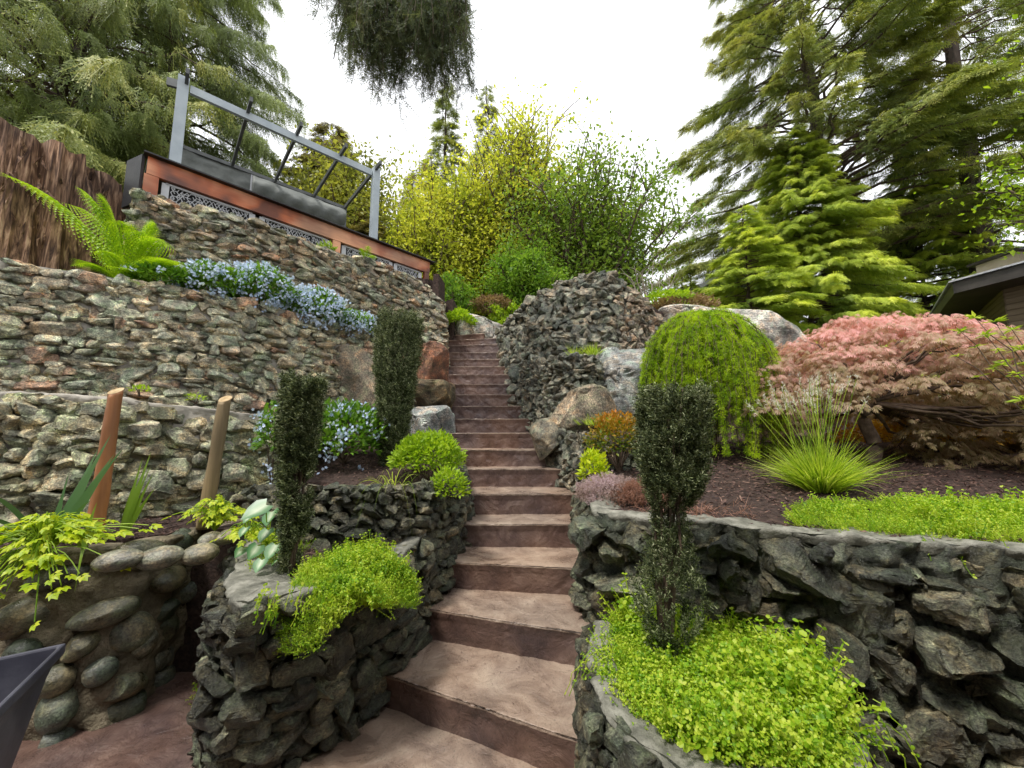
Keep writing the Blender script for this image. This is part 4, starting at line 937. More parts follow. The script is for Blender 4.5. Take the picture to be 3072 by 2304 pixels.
trailing(r2, [(-1.0, 1.70, .80), (-.85, 1.76, .80), (-.72, 1.95, .78), (-.64, 2.15, .74), (-.8, 1.76, .76)], [(0, -1, 0), (.2, -1, 0), (.5, -.8, 0), (.8, -.5, 0), (.1, -1, 0)], 70, (.04, .12), s=.013)
weed_clump('small sparse chickweed patch beside the heart leaves, at the left of the front planter', [(-1.75, 2.35), (-1.5, 2.05), (-1.3, 2.05), (-1.2, 2.4), (-1.5, 2.6)], 1500, (.05, .12))
r3 = weed_clump('long strip of lime green chickweed along the top of the right foreground wall', [(1.50, 2.10), (1.72, 1.92), (2.2, 1.74), (3.3, 1.45), (4.2, 1.3), (4.4, 1.9), (3.2, 2.25), (2.2, 2.40), (1.75, 2.42)], 19000, (.06, .14), lean=.4)
trailing(r3, [(1.6, 1.93, 1.04), (1.9, 1.8, 1.04), (2.3, 1.66, 1.04), (2.1, 1.72, 1.04)], [(0, -1, 0)] * 4, 20, (.06, .14), s=.012)

# ---- columnar yews
def yew(label, px, pyb, pyt, Y, zb, wt, wb, n, seed, skew=0, prof=None, thin=None):
    r = np.random.default_rng(seed)
    b = W(px, pyb, Y=Y); t = W(px + skew, pyt, Y=Y); b[2] = zb; H = t[2] - b[2]
    root = thing('columnar_yew', label, 'yew', b, 'dark columnar yews beside the steps')
    nst = 9; st = MB(); a = r.uniform(0, 6.28, nst); 
    stems = []
    for i in range(nst):
        rr = r.uniform(.35, .95); tt = np.linspace(0, 1, 8)[:, None]
        off = np.array([math.cos(a[i]), math.sin(a[i]), 0]) * rr
        pts = b + (t - b) * tt * r.uniform(.85, 1.0) + off * (wb * .25 + (wt * .5 - wb * .25) * tt ** .8); pts += r.normal(size=pts.shape) * .006
        st.tube(pts, np.linspace(.009, .004, 8), 5); stems.append(pts)
    st.build('stems', M['twig'], root)
    u = r.uniform(0, 1, n) ** .8; ang = r.uniform(0, 6.28, n); rad = np.sqrt(r.uniform(.25, 1, n))
    w = (wb + (wt - wb) * np.minimum(u * 1.35, 1) ** .9) * .5 * (1 + .18 * fbm(np.stack([np.cos(ang) * 1.5, np.sin(ang) * 1.5, u * 5], 1), 1.5, 2, seed))
    q = b + (t - b) * u[:, None]; q[:, 0] += np.cos(ang) * w * rad; q[:, 1] += np.sin(ang) * w * rad
    if prof is not None: k_ = np.interp(u, *prof)[:, None]; ax_ = b + (t - b) * u[:, None]; q = ax_ + (q - ax_) * [1, 1, 0] * k_ + (q - ax_) * [0, 0, 1]
    keep = (fbm(q, 11, 2, seed) > -.12 - .5 * u)
    if thin: keep &= (u > thin[0]) | (r.random(n) < thin[1]); q = q[keep]; ang = ang[keep]; n = len(q)
    d = np.column_stack([np.cos(ang) * .45, np.sin(ang) * .45, np.ones(n)]) + r.normal(size=(n, 3)) * .25
    mb = MB(); q[:, 2] -= .05 * r.random(n); leaves(mb, YEWTWIG, q - [0, 0, .03], d, r.uniform(.035, .07, n) * (.7 + .3 * Y / 2), r.uniform(0, 6, n))
    tag(mb.build('foliage', M['yew'], root), kind='stuff')
yew('dark upright yew with a flat top on the front left planter, leftmost yew', 291, 568, 376, 2.05, .80, .17, .06, 3800, 1, skew=12, thin=(.5, .55))
yew('tallest dark yew, widening to the top, behind the lime bush left of the steps', 391, 474, 313, 3.75, 1.10, .42, .14, 4800, 2, skew=8)
yew('dark ragged yew in the front right planter, in front of the green larch mound', 664, 622, 384, 1.78, .50, .22, .08, 5200, 3, skew=10, thin=(.62, .38), prof=([0, .08, .22, .38, .50, .60, .66, 1], [.5, 1.3, 2.4, 1.2, .6, 1.0, 1.3, 1.3]))
def side_twigs():
    pass

# ---- weeping larch
def larch():
    ce = W(706, 330, Y=3.9); zt = W(700, 318, Y=3.9)[2]; base = np.array([ce[0] + .05, 4.0, zg(ce[0], 4.0)])
    root = thing('weeping_larch', 'bright green weeping larch mound behind the right hand yew', 'larch', base)
    st = MB(); mb = MB(); t = np.linspace(0, 1, 10)[:, None]
    top = np.array([base[0] - .02, base[1], zt - .10]); st.tube(base + (top - base) * t + np.sin(t * 5) * [.04, .02, 0], np.linspace(.035, .02, 10), 7)
    P, D = [], []
    for i in range(440):
        a = rng.uniform(0, 6.283); R_ = rng.uniform(.25, 1) ** .6 * (.74 if math.cos(a) > 0 else .66) ; R_ *= 1 + .13 * math.sin(3 * a + 1) + .08 * math.sin(7 * a); dr = rng.uniform(.5, 1.25) * (1.0 + .62 * R_)
        zdrop = dr if math.sin(a) < .5 else dr * .9
        k = 22; tt = np.linspace(0, 1, k); hx = R_ * np.sin(np.minimum(tt * 1.25, 1) * math.pi / 2); hz = rng.uniform(.0, .26) * np.sin(tt * 3) * (1 - tt) - zdrop * np.clip(tt - .12, 0, 1) ** 1.55 * 1.15
        pts = top + np.column_stack([np.cos(a) * hx, np.sin(a) * hx * .8, hz + .06]); pts += rng.normal(size=pts.shape) * .008
        pts[:, 2] = np.maximum(pts[:, 2], base[2] + .04)
        st.tube(pts, np.linspace(.006, .002, k), 4, False)
        m_ = 95; u = rng.uniform(.06, 1, m_) * (k - 1); i0 = np.minimum(u.astype(int), k - 2); f = (u - i0)[:, None]
        P.append(pts[i0] * (1 - f) + pts[i0 + 1] * f + rng.normal(size=(m_, 3)) * .007); D.append(rng.normal(size=(m_, 3)) * .8 + [math.cos(a) * .6, math.sin(a) * .6, .3])
    P = np.vstack(P) ; D = np.vstack(D)
    leaves(mb, TUFT, P, D, rng.uniform(.022, .050, len(P)), rng.uniform(0, 6, len(P)))
    st.build('branches', M['twig'], root, smooth=True); tag(mb.build('foliage', M['larch'], root), kind='stuff')
larch()

# ---- laceleaf japanese maple
def jmaple():
    base = np.array([3.15, 3.45, zg(3.15, 3.45)]); root = thing('japanese_maple', 'wide laceleaf maple with pink crown and dark trunk on the right bed', 'maple tree', base)
    st = MB(); t = np.linspace(0, 1, 12)[:, None]
    fork = base + np.array([.05, 0, .55]); st.tube(base + (fork - base) * t + np.column_stack([.05 * np.sin(t[:, 0] * 6), 0 * t[:, 0], 0 * t[:, 0]]), np.linspace(.06, .045, 12), 9)
    C0 = np.array([4.05, 3.75, base[2] + .40]); RX, RY, RZ = 1.85, 1.15, 1.10
    pads, pn = [], 640
    u = rng.uniform(0, 6.283, pn); w = rng.uniform(0, 1, pn) ** .75
    sh = np.column_stack([np.cos(u) * np.sqrt(1 - w ** 2), np.sin(u) * np.sqrt(1 - w ** 2), w]); rr = rng.uniform(.74, 1.0, pn) * (1 + .10 * fbm(sh, 2.5, 2, 4))
    pads = C0 + sh * rr[:, None] * [RX, RY, RZ]; pads[:, 2] -= .12 * (rr < .85) + .19 * np.maximum(pads[:, 0] - 3.6, 0); pads = pads[~((pads[:, 0] < 4.0) & (pads[:, 2] < base[2] + .62) & (pads[:, 0] > 2.75) & (pads[:, 1] < 3.6))]
    lo = 300; ul = rng.uniform(0, 6.283, lo); low = C0 + [.75, -.25, 0] + np.column_stack([np.cos(ul) * RX * .66 * rng.uniform(.35, 1.05, lo), np.sin(ul) * RY * rng.uniform(.3, .9, lo), rng.uniform(-.50, .15, lo)])
    pads[:, 2] -= .0; pads = np.vstack([pads, low + np.array([0, 0, .08])]); P, D, T, S_ = [], [], [], []
    for q in pads:
        m_ = int(rng.integers(36, 66)); a = rng.uniform(0, 6.283, m_); r_ = np.sqrt(rng.uniform(0, 1, m_)) * rng.uniform(.10, .20)
        pp = q + np.column_stack([np.cos(a) * r_ * 1.2, np.sin(a) * r_, -1.6 * r_ ** 2 * 2 + rng.normal(size=m_) * .015])
        o = norm((q - C0)[None])[0]
        P.append(pp); D.append(np.column_stack([np.cos(a) + o[0] * .8, np.sin(a) + o[1] * .8, -.55 - .5 * rng.random(m_)]))
        hgt = (q[2] - base[2]) / 1.6
        T.append(np.clip(rng.normal(size=m_) * .14 + 1.7 * hgt - .62 - .10 * (q[0] - 3.6) + rng.normal() * .14, 0, 1))
    P = np.vstack(P); D = np.vstack(D); T = np.concatenate(T); mb = MB()
    leaves(mb, DISSECT, P, D, rng.uniform(.035, .070, len(P)), rng.normal(size=len(P)) * .5, tint=T)
    for i in range(58):
        q = pads[int(rng.integers(0, len(pads)))]; k = 9; tt = np.linspace(0, 1, k)[:, None]
        pts = fork + (q - fork) * tt; pts[:, 2] += .16 * np.sin(tt[:, 0] * math.pi) * (1 if q[2] > base[2] + .5 else -.3); pts += rng.normal(size=pts.shape) * .018 * np.sin(tt * math.pi)
        st.tube(pts, np.linspace(.018, .004, k), 5, False)
    st.build('branches', M['twig'], root, smooth=True); tag(mb.build('foliage', M['jmaple'], root, tint=True), kind='stuff')
jmaple()

# ---- grass clumps
def grass_clump(name, label, cat, c, n, L, w, spread, droop, mat, group=None, heads=0, hl=None):
    c = np.array([c[0], c[1], zg(c[0], c[1]) if len(c) == 2 else c[2]])
    root = thing(name, label, cat, c, group)
    b = c + rng.normal(size=(n, 3)) * [spread * .25, spread * .25, .004]
    o = (b - c) / spread * 1.9; d = np.column_stack([o[:, 0] + rng.normal(size=n) * .30, o[:, 1] + rng.normal(size=n) * .30, np.ones(n)])
    v, f = blades(rng, b, d, rng.uniform(L * .55, L * 1.1, n), rng.uniform(w * .6, w * 1.2, n), rng.uniform(droop * .3, droop * 1.4, n))
    tag(MB().add(v, f).build('blades', M[mat], root), kind='stuff' if n > 100 else None)
    if heads:
        mb = MB(); hd = MB()
        for i in range(heads):
            l = L * rng.uniform(1.0, 1.45) if hl is None else rng.uniform(*hl); dd = norm(np.array([[rng.normal() * .22 - .06, rng.normal() * .2, 1]]))[0]
            t = np.linspace(0, 1, 7)[:, None]; pts = c + rng.normal(size=3) * [.05, .05, 0] + dd * l * t + np.array([dd[0], dd[1], 0]) * .25 * t ** 2 * l
            mb.tube(pts, .0016, 4, False); k = 26; e = pts[-1]; ax = norm((pts[-1] - pts[-2])[None])[0]
            pp = e + ax * rng.uniform(-.07, .02, k)[:, None] + rng.normal(size=(k, 3)) * .004
            leaves(hd, NEEDLE, pp, ax + rng.normal(size=(k, 3)) * .5, np.full(k, .028), rng.uniform(0, 6, k))
        mb.build('flower_stalks', M['grass'], root); hd.build('seed_heads', M['white_fl'], root)
    return root
gp_ = W(822, 497, Y=2.75)
grass_clump('ornamental_grass', 'arching golden green grass clump with white seed heads between larch and maple', 'grass clump', (gp_[0], 2.75), 1300, .49, .008, .15, .34, 'grass', heads=46, hl=(.62, .82))
for (px, py, Y, lb, n, L) in ((574, 356, 4.42, 'left of two short grass tufts on the small raised slate planter', 70, .17), (593, 354, 4.42, 'fuller right hand grass tuft on the small raised slate planter', 130, .17), (599, 425, 3.72, 'short row of lime grass on the low black wall, left of the orange bush', 150, .14)):
    q = W(px, py, Y=Y); grass_clump('grass_tuft', lb, 'grass tuft', q, n, L, .006, .16 if Y > 4 else .34, .15, 'grass', 'short bright grass tufts on the right hand walls')
q = W(392, 483, Y=2.6); grass_clump('sedge', 'thin pale strappy grass hanging over the low planter wall left of the steps', 'grass clump', (q[0], 2.60, 1.12), 26, .36, .006, .2, 1.5, 'grass')
# red wiry stems at the right mulch bed
q = W(700, 505, Y=2.3); c = np.array([q[0], 2.4, zg(q[0], 2.4)]); n = 420; b = c + rng.normal(size=(n, 3)) * [.17, .09, .004]
root = thing('dry_stems', 'tangle of thin red dried stems on the mulch right of the heather', 'dried plant', c)
v, f = blades(rng, b, rng.normal(size=(n, 3)) * [1, .8, .5] + [0, 0, .5], rng.uniform(.06, .2, n), .003, rng.uniform(.2, .9, n)); tag(MB().add(v, f).build('stems', M['redgrass'], root), kind='stuff')

# ---- generic leafy bush
def bush(name, label, cat, c, rad, n, leaf, size, mat, tmpl=LEAF, seed=0, group=None, flowers=0, fsize=.012, tint=None, stems=14, hollow=.45, low=-.25, outw=.8, fl_mat='flower', stemmat='twig', base=None, up=.35, clusters=None, lump=.3):
    r = np.random.default_rng(seed + 100); c = np.array(c, float); rad = np.array(rad, float)
    bz = zg(c[0], c[1]) if base is None else base
    root = thing(name, label, cat, (c[0], c[1], bz), group)
    m_ = n if clusters is None else clusters
    s = norm(r.normal(size=(m_ * 2, 3))); s = s[s[:, 2] > low][:m_]; rr = r.uniform(hollow, 1, len(s)) ** .6 * (1 + lump * fbm(s, 2.4, 3, seed))
    q = c + s * rr[:, None] * rad
    if clusters is not None:
        k = r.integers(0, len(q), n); s = s[k]; rr = rr[k]; q = q[k] + r.normal(size=(n, 3)) * rad.mean() * .11
    d = s * outw + r.normal(size=s.shape) * .5 + [0, 0, up]
    mb = MB(); tt = None
    if tint is not None: tt = np.clip((q[:, 2] - c[2]) / rad[2] * .6 + .35 + r.normal(size=len(q)) * .15, 0, 1)
    leaves(mb, tmpl, q, d, r.uniform(size * .6, size * 1.25, len(q)), r.normal(size=len(q)) * .5, tint=tt)
    tag(mb.build('foliage', M[mat], root, tint=tint is not None), kind='stuff')
    if stems:
        st = MB(); b0 = np.array([c[0], c[1], bz])
        for i in range(stems):
            e = q[int(r.integers(0, len(q)))]; t = np.linspace(0, 1, 6)[:, None]; pts = b0 + (e - b0) * t; pts[:, 2] += .12 * (e[2] - bz) * np.sin(t[:, 0] * math.pi); 
            st.tube(pts + r.normal(size=pts.shape) * .01 * rad.mean(), np.linspace(.012, .004, 6) * max(rad.mean(), .25) * 1.6, 5, False)
        st.build('stems', M[stemmat], root)
    if flowers:
        s = norm(r.normal(size=(flowers * 3, 3))); s = s[(s[:, 2] > .0)][:flowers]; k = r.integers(0, max(flowers // 7, 2), len(s)); cl = norm(r.normal(size=(max(flowers // 7, 2), 3)) + [0, -.5, .35])
        p = c + cl[k] * rad * r.uniform(.95, 1.12, (len(s), 1)) + r.normal(size=(len(s), 3)) * .022
        p[:, 2] = np.maximum(p[:, 2], bz - .25)
        fb = MB(); leaves(fb, PETAL, p, np.column_stack([r.normal(size=(len(s), 2)), r.normal(size=len(s)) * .3]), r.uniform(fsize * .8, fsize * 1.2, len(s)), r.uniform(-.6, .6, len(s)) + 1.2)
        tag(fb.build('flowers', M[fl_mat], root), kind='stuff')
    return root

# forget-me-nots on the middle terrace (several clumps along the rim) and below
FG = 'blue flowering forget-me-nots'
for i, (px, py, Y, rx, rz, nl, nf, lb) in enumerate([
    (165, 281, 3.95, .34, .13, 1100, 60, 'low leafy forget-me-not patch with few flowers, right beside the fern'),
    (213, 285, 4.15, .34, .22, 1500, 420, 'forget-me-not clump with scattered blue flowers at the middle of the terrace rim'),
    (256, 291, 4.45, .40, .30, 1900, 900, 'tall forget-me-not clump full of pale blue flowers on the terrace rim'),
    (310, 310, 4.85, .46, .26, 1800, 1250, 'forget-me-not clump most covered in blue flowers, trailing over the middle wall'),
    (352, 326, 5.25, .36, .18, 1200, 800, 'last forget-me-not clump on the terrace rim, above the tallest yew')]):
    c = W(px, py, Y=Y); bush('forget_me_not', lb, 'flowering plant', c, (rx, .28, rz), int(nl * 1.3), 0, .055, 'myo', seed=i, group=FG, flowers=int(nf * 1.6), fsize=.018, stems=10, low=-.5, base=2.9)
c = W(345, 445, Y=3.75); bush('forget_me_not', 'large forget-me-not bush between the two left yews above the low planter wall', 'flowering plant', c + [0, 0, .02], (.46, .36, .36), 2600, 0, .065, 'myo', seed=9, group=FG, flowers=700, fsize=.017, stems=20)
c = W(278, 440, Y=3.1); bush('forget_me_not', 'small shaded forget-me-not behind the left yew, against the stone wall', 'flowering plant', c, (.15, .2, .30), 600, 0, .05, 'myo', seed=10, group=FG, flowers=120, fsize=.013, stems=10)
c = W(428, 460, Y=3.3); bush('lime_bush', 'feathery lime green bush spilling beside the steps under the tallest yew', 'shrub', c, (.30, .30, .24), 3400, 0, .040, 'lime', seed=11, stems=16, base=1.05)
c = W(448, 490, Y=2.85); bush('lime_bush', 'small lime green plant hanging over the corner of the low planter wall', 'shrub', c, (.14, .12, .16), 700, 0, .035, 'lime', seed=12, stems=6, base=1.05)
c = W(618, 445, Y=3.35); bush('nandina', 'small shrub with orange tipped leaves left of the right hand yew', 'shrub', c, (.27, .25, .27), 1900, 0, .038, 'nandina', seed=13, tint=1, stems=30)
c = W(593, 475, Y=2.95); bush('lime_bush', 'small yellow green leafy plant beside the steps below the orange tipped shrub', 'shrub', c, (.10, .12, .18), 420, 0, .045, 'gold', seed=14, stems=8)
c = W(610, 497, Y=2.75); bush('heather', 'pale pink heather mound on the right wall corner beside the steps', 'heather', c, (.23, .20, .13), 1500, 0, .034, 'heather', tmpl=YEWTWIG, seed=15, stems=20, up=1.2, outw=.4)
c = W(640, 500, Y=2.6); bush('heather', 'reddish heather mound behind the thin stems of the right hand yew', 'heather', c, (.18, .15, .11), 900, 0, .034, 'redgrass', tmpl=YEWTWIG, seed=16, stems=20, up=1.0, outw=.4)
c = W(905, 470, Y=4.6); bush('orange_shrub', 'glowing orange yellow shrub seen beneath the maple crown', 'shrub', (4.35, 3.95, 1.40), (1.0, .25, .20), 4500, 0, .045, 'orange', seed=17, stems=20)
# golden bleeding hearts at the left
def lobed_plant(label, c, n, spread, size, seed, hang=.0, h=.25):
    r = np.random.default_rng(seed); c = np.array(c, float); root = thing('bleeding_heart', label, 'leafy plant', c, 'golden leaved plants in the left mulch bed')
    st = MB(); mb = MB(); P, D = [], []
    for i in range(n):
        o = r.normal(size=3) * [spread, spread * .55, 0]; e = c + o + [0, 0, h * r.uniform(.5, 1.1) * (1 - .5 * min(1, np.linalg.norm(o) / spread / 2))]; e[2] -= hang * max(0, -o[1]) * 2.2
        t = np.linspace(0, 1, 6)[:, None]; pts = c + (e - c) * t; pts[:, 2] += .06 * np.sin(t[:, 0] * 3.1); st.tube(pts, .0025, 4, False); P.append(e); D.append([o[0] * 2 + r.normal() * .05, o[1] * 2 - .08, -.12])
    leaves(mb, LOBED, np.array(P), np.array(D) + r.normal(size=(n, 3)) * .05, r.uniform(size * .7, size * 1.2, n), r.normal(size=n) * .35)
    st.build('stems', M['lime'], root); mb.build('leaves', M['gold'], root)
q = W(22, 545, Y=2.0); lobed_plant('big golden lobed leaf plant draping over the cobble wall at the left edge', (q[0], 2.08, .86), 190, .15, .075, 1, hang=.8, h=.20)
q = W(222, 512, Y=2.55); lobed_plant('golden leaved plant at the foot of the grey post', (q[0], 2.5, .86), 70, .09, .055, 2, h=.22)
q = W(250, 530, Y=2.3); lobed_plant('low golden leaved plant in front of the heart shaped leaves', (q[0], 2.3, .85), 26, .07, .065, 3, h=.12)
# heart leaves (brunnera)
def heart_plant():
    c = W(268, 535, Y=2.3); c[2] = .84; root = thing('brunnera', 'plant with large silver veined heart shaped leaves left of the leftmost yew', 'leafy plant', c)
    ph = np.array([[.0, 0, 0], [-.18, .30, .03], [.15, .48, .05], [.55, .36, .03], [1.0, 0, -.06], [.55, -.36, .03], [.15, -.48, .05], [-.18, -.30, .03], [.4, 0, -.05]])
    hf = np.array([[0, 1, 2, 8], [8, 2, 3, 4], [0, 8, 6, 7], [8, 4, 5, 6]])
    st = MB(); spots = [(266, 505, .12, 0), (272, 512, .10, .1), (246, 528, .06, 0), (258, 546, .08, -.05), (276, 545, .09, -.05), (284, 528, .07, 0), (262, 560, .07, -.1), (280, 558, .05, -.1), (243, 548, .06, 0), (250, 516, .05, .05), (290, 545, .06, 0), (268, 530, .08, 0)]
    for i, (px, py, s, o) in enumerate(spots):
        e = W(px, py, Y=2.12 + o + .03 * (i % 3)); t = np.linspace(0, 1, 6)[:, None]; pts = c + (e - c) * t; st.tube(pts, .003, 4, False)
        mb = MB(); v_, f_ = scatter(ph, hf, e[None], basis(np.array([[rng.normal() * .3, -.7, -.45]]), np.array([rng.normal() * .25])), np.array([s * 1.05])); mb.add(v_, f_, np.array([.9, .15, .0, .1, .3, .1, 0, .15, 1.0]))
        o_ = mb.build('leaf', M['heart'], root, smooth=True, tint=True)
    st.build('stems', M['lime'], root)
heart_plant()
# irises
def iris(label, c, specs, mat, seed):
    root = thing('iris', label, 'iris', c, 'sword leaved irises beside the orange pole')
    for (dx, dy, L, w, dr) in specs:
        v, f = blades(np.random.default_rng(seed), np.array([c + [dx * .08, 0, 0]]), np.array([[dx, dy, 1.]]), L, w * 1.15, dr, 12, side=(.15, 1, .1))
        # fold along the midrib
        MB().add(v, f).build('leaf', M[mat], root, smooth=True)
q = W(48, 540, Y=2.3); iris('dark green iris fan left of the orange pole', np.array([q[0], 2.3, .85]), [(.62, -.1, .74, .06, .12), (.40, 0, .70, .065, .05), (.28, .1, .55, .06, .0), (.52, 0, .62, .055, .08), (-.55, -.2, .72, .04, .45), (-.9, -.3, .55, .03, .5), (.75, -.3, .48, .04, .25), (.15, 0, .40, .045, 0)], 'iris', 4)
q = W(112, 528, Y=2.45); iris('yellow green iris fan between the two poles', np.array([q[0], 2.5, .86]), [(.25, 0, .52, .045, .02), (.10, .1, .46, .04, .0), (.45, -.1, .42, .035, .05), (.36, -.1, .48, .03, .10), (.62, -.2, .40, .03, .15)], 'iris_y', 5)
q = W(68, 560, Y=2.12); iris('small iris curling over the cobble wall at the foot of the orange pole', np.array([q[0] + .02, 2.14, .87]), [(.3, -.1, .28, .035, .1), (.6, -.7, .30, .04, 1.3), (.1, -.2, .20, .03, .2)], 'iris_y', 6)
# ferns
def fern(name, label, c, fronds, mat='fern', seed=0, w=.11, group=None):
    r = np.random.default_rng(seed); c = np.array(c, float); root = thing(name, label, 'fern', c, group)
    for (dx, dy, L, rise) in fronds:
        k = 26; t = np.linspace(0, 1, k); d = norm(np.array([[dx, dy, 0.0]]))[0]
        pts = c + d * (L * .85 * t ** 1.1)[:, None] * min(1, np.hypot(dx, dy)) + np.array([0, 0, 1]) * (L * (rise * t - .55 * t ** 2.3))[:, None]
        tan = np.gradient(pts, axis=0); side = norm(np.cross(tan, [0, 0, 1.0])); upn = norm(np.cross(side, tan)); mb = MB(); mb.tube(pts, np.linspace(.005, .0015, k), 4, False)
        for s in (-1, 1):
            ii = np.arange(3, k); l = w * L / .7 * np.sin(np.pi * np.clip((t[ii] * .93 + .1), 0, 1)) ** .7 + .008
            D = norm(side[ii] * s + norm(tan[ii]) * .35 - upn[ii] * .18)
            # pinna cut into small lobes
            nl = 9; 
            for j in range(nl):
                tt = (j + .5) / nl; base_ = pts[ii] + D * (l * tt)[:, None]; 
                for s2 in (-1, 1):
                    dd = norm(norm(tan[ii]) * s2 + D * .6)
                    leaves(mb, (LEAF[0] * [1, 1.3, 1], LEAF[1]), base_, dd, np.maximum(l * .17 * (1.1 - tt), .004), r.normal(size=len(ii)) * .2)
        mb.build('frond', M[mat], root)
q = W(128, 278, Y=3.85)
fern('fern', 'large yellow green fern arching in front of the tree stump', (q[0], 3.85, 2.92), [(-1, -.25, 1.35, 1.35), (-.8, .1, 1.15, 1.4), (-.45, -.2, 1.05, 1.5), (-.2, -.3, .95, 1.5), (.1, -.3, .85, 1.3), (.35, -.2, .80, 1.25), (.55, -.1, .85, 1.15), (.9, 0, .72, .95), (1, -.2, .78, .85), (-1, -.5, .95, .42), (-.6, -.5, .6, .8), (.5, -.6, .6, .7), (0, -.6, .62, 1.0), (.8, -.5, .5, .5), (-.3, .3, 1.0, 1.2), (-.9, -.1, .7, .9), (.2, .1, .9, 1.4)], seed=1, w=.20)
q = W(366, 262, Y=5.95); fern('fern', 'small bright fern growing from the top of the upper left wall under the beam', (q[0], q[1], 4.06), [(-.5, -.3, .34, 1.0), (-.2, -.3, .38, 1.3), (.2, -.3, .40, 1.35), (.6, -.3, .36, 1.0), (-.9, -.4, .28, .6), (.9, -.4, .30, .6), (0, -.5, .3, .8)], seed=2, w=.16)
c = W(325, 255, Y=5.5); bush('wall_plant', 'small yellowing plant rooted in the upper left wall left of the little fern', 'wall plant', c, (.14, .10, .20), 420, 0, .05, 'gmaple', seed=30, stems=10, base=c[2] - .3)
c = W(460, 323, Y=7.9); bush('lime_bush', 'bright leafy plant at the head of the steps left of the pale boulder', 'shrub', c, (.30, .4, .26), 1500, 0, .07, 'lime', seed=31, stems=8)

for (px, py, Y, lb) in ((140, 391, 3.0, 'tiny green weed on the ledge right of the orange pole top'), (196, 399, 3.2, 'tiny sprouting weed on the ledge just left of the grey pole top')):
    c = W(px, py, Y=Y); bush('ledge_weed', lb, 'weed', c, (.07, .05, .04), 60, 0, .03, 'lime', seed=int(px), stems=3, base=c[2] - .04)
# pieris at the right edge
def whorls(label, spots, seed):
    r = np.random.default_rng(seed); b = np.array([3.55, 2.4, zg(3.55, 2.4)]); root = thing('whorled_shrub', label, 'shrub', b); st = MB(); mb = MB()
    for px, py, Y in spots:
        e = W(px, py, Y=Y); t = np.linspace(0, 1, 8)[:, None]; pts = b + (e - b) * t; pts[:, 2] += .1 * np.sin(t[:, 0] * 3.1); pts += r.normal(size=pts.shape) * .015 * np.sin(t * 3.1); st.tube(pts, np.linspace(.007, .002, 8), 5, False)
        n = 14; a = r.uniform(0, 6.28, n); leaves(mb, (LEAF[0] * [1, .5, 1], LEAF[1]), np.repeat(e[None], n, 0), np.column_stack([np.cos(a), np.sin(a), r.uniform(-.3, .9, n)]), r.uniform(.04, .08, n), r.normal(size=n) * .3)
        for f in (.7, .85):
            n = 7; p = b + (e - b) * f; a = r.uniform(0, 6.28, n); leaves(mb, (LEAF[0] * [1, .5, 1], LEAF[1]), np.repeat(p[None], n, 0) + [0, 0, .05], np.column_stack([np.cos(a), np.sin(a), r.uniform(-.3, .4, n)]), r.uniform(.04, .07, n))
    st.build('branches', M['twig'], root); mb.build('leaves', M['grass'], root)
whorls('tall thin shrub with yellow leaf whorls at the right edge in front of the roof', [(975, 318, 2.7), (995, 322, 2.7), (960, 332, 2.8), (985, 335, 2.6), (1012, 330, 2.6), (940, 342, 2.9), (1020, 350, 2.6), (1002, 365, 2.6), (1022, 400, 2.5)], 4)

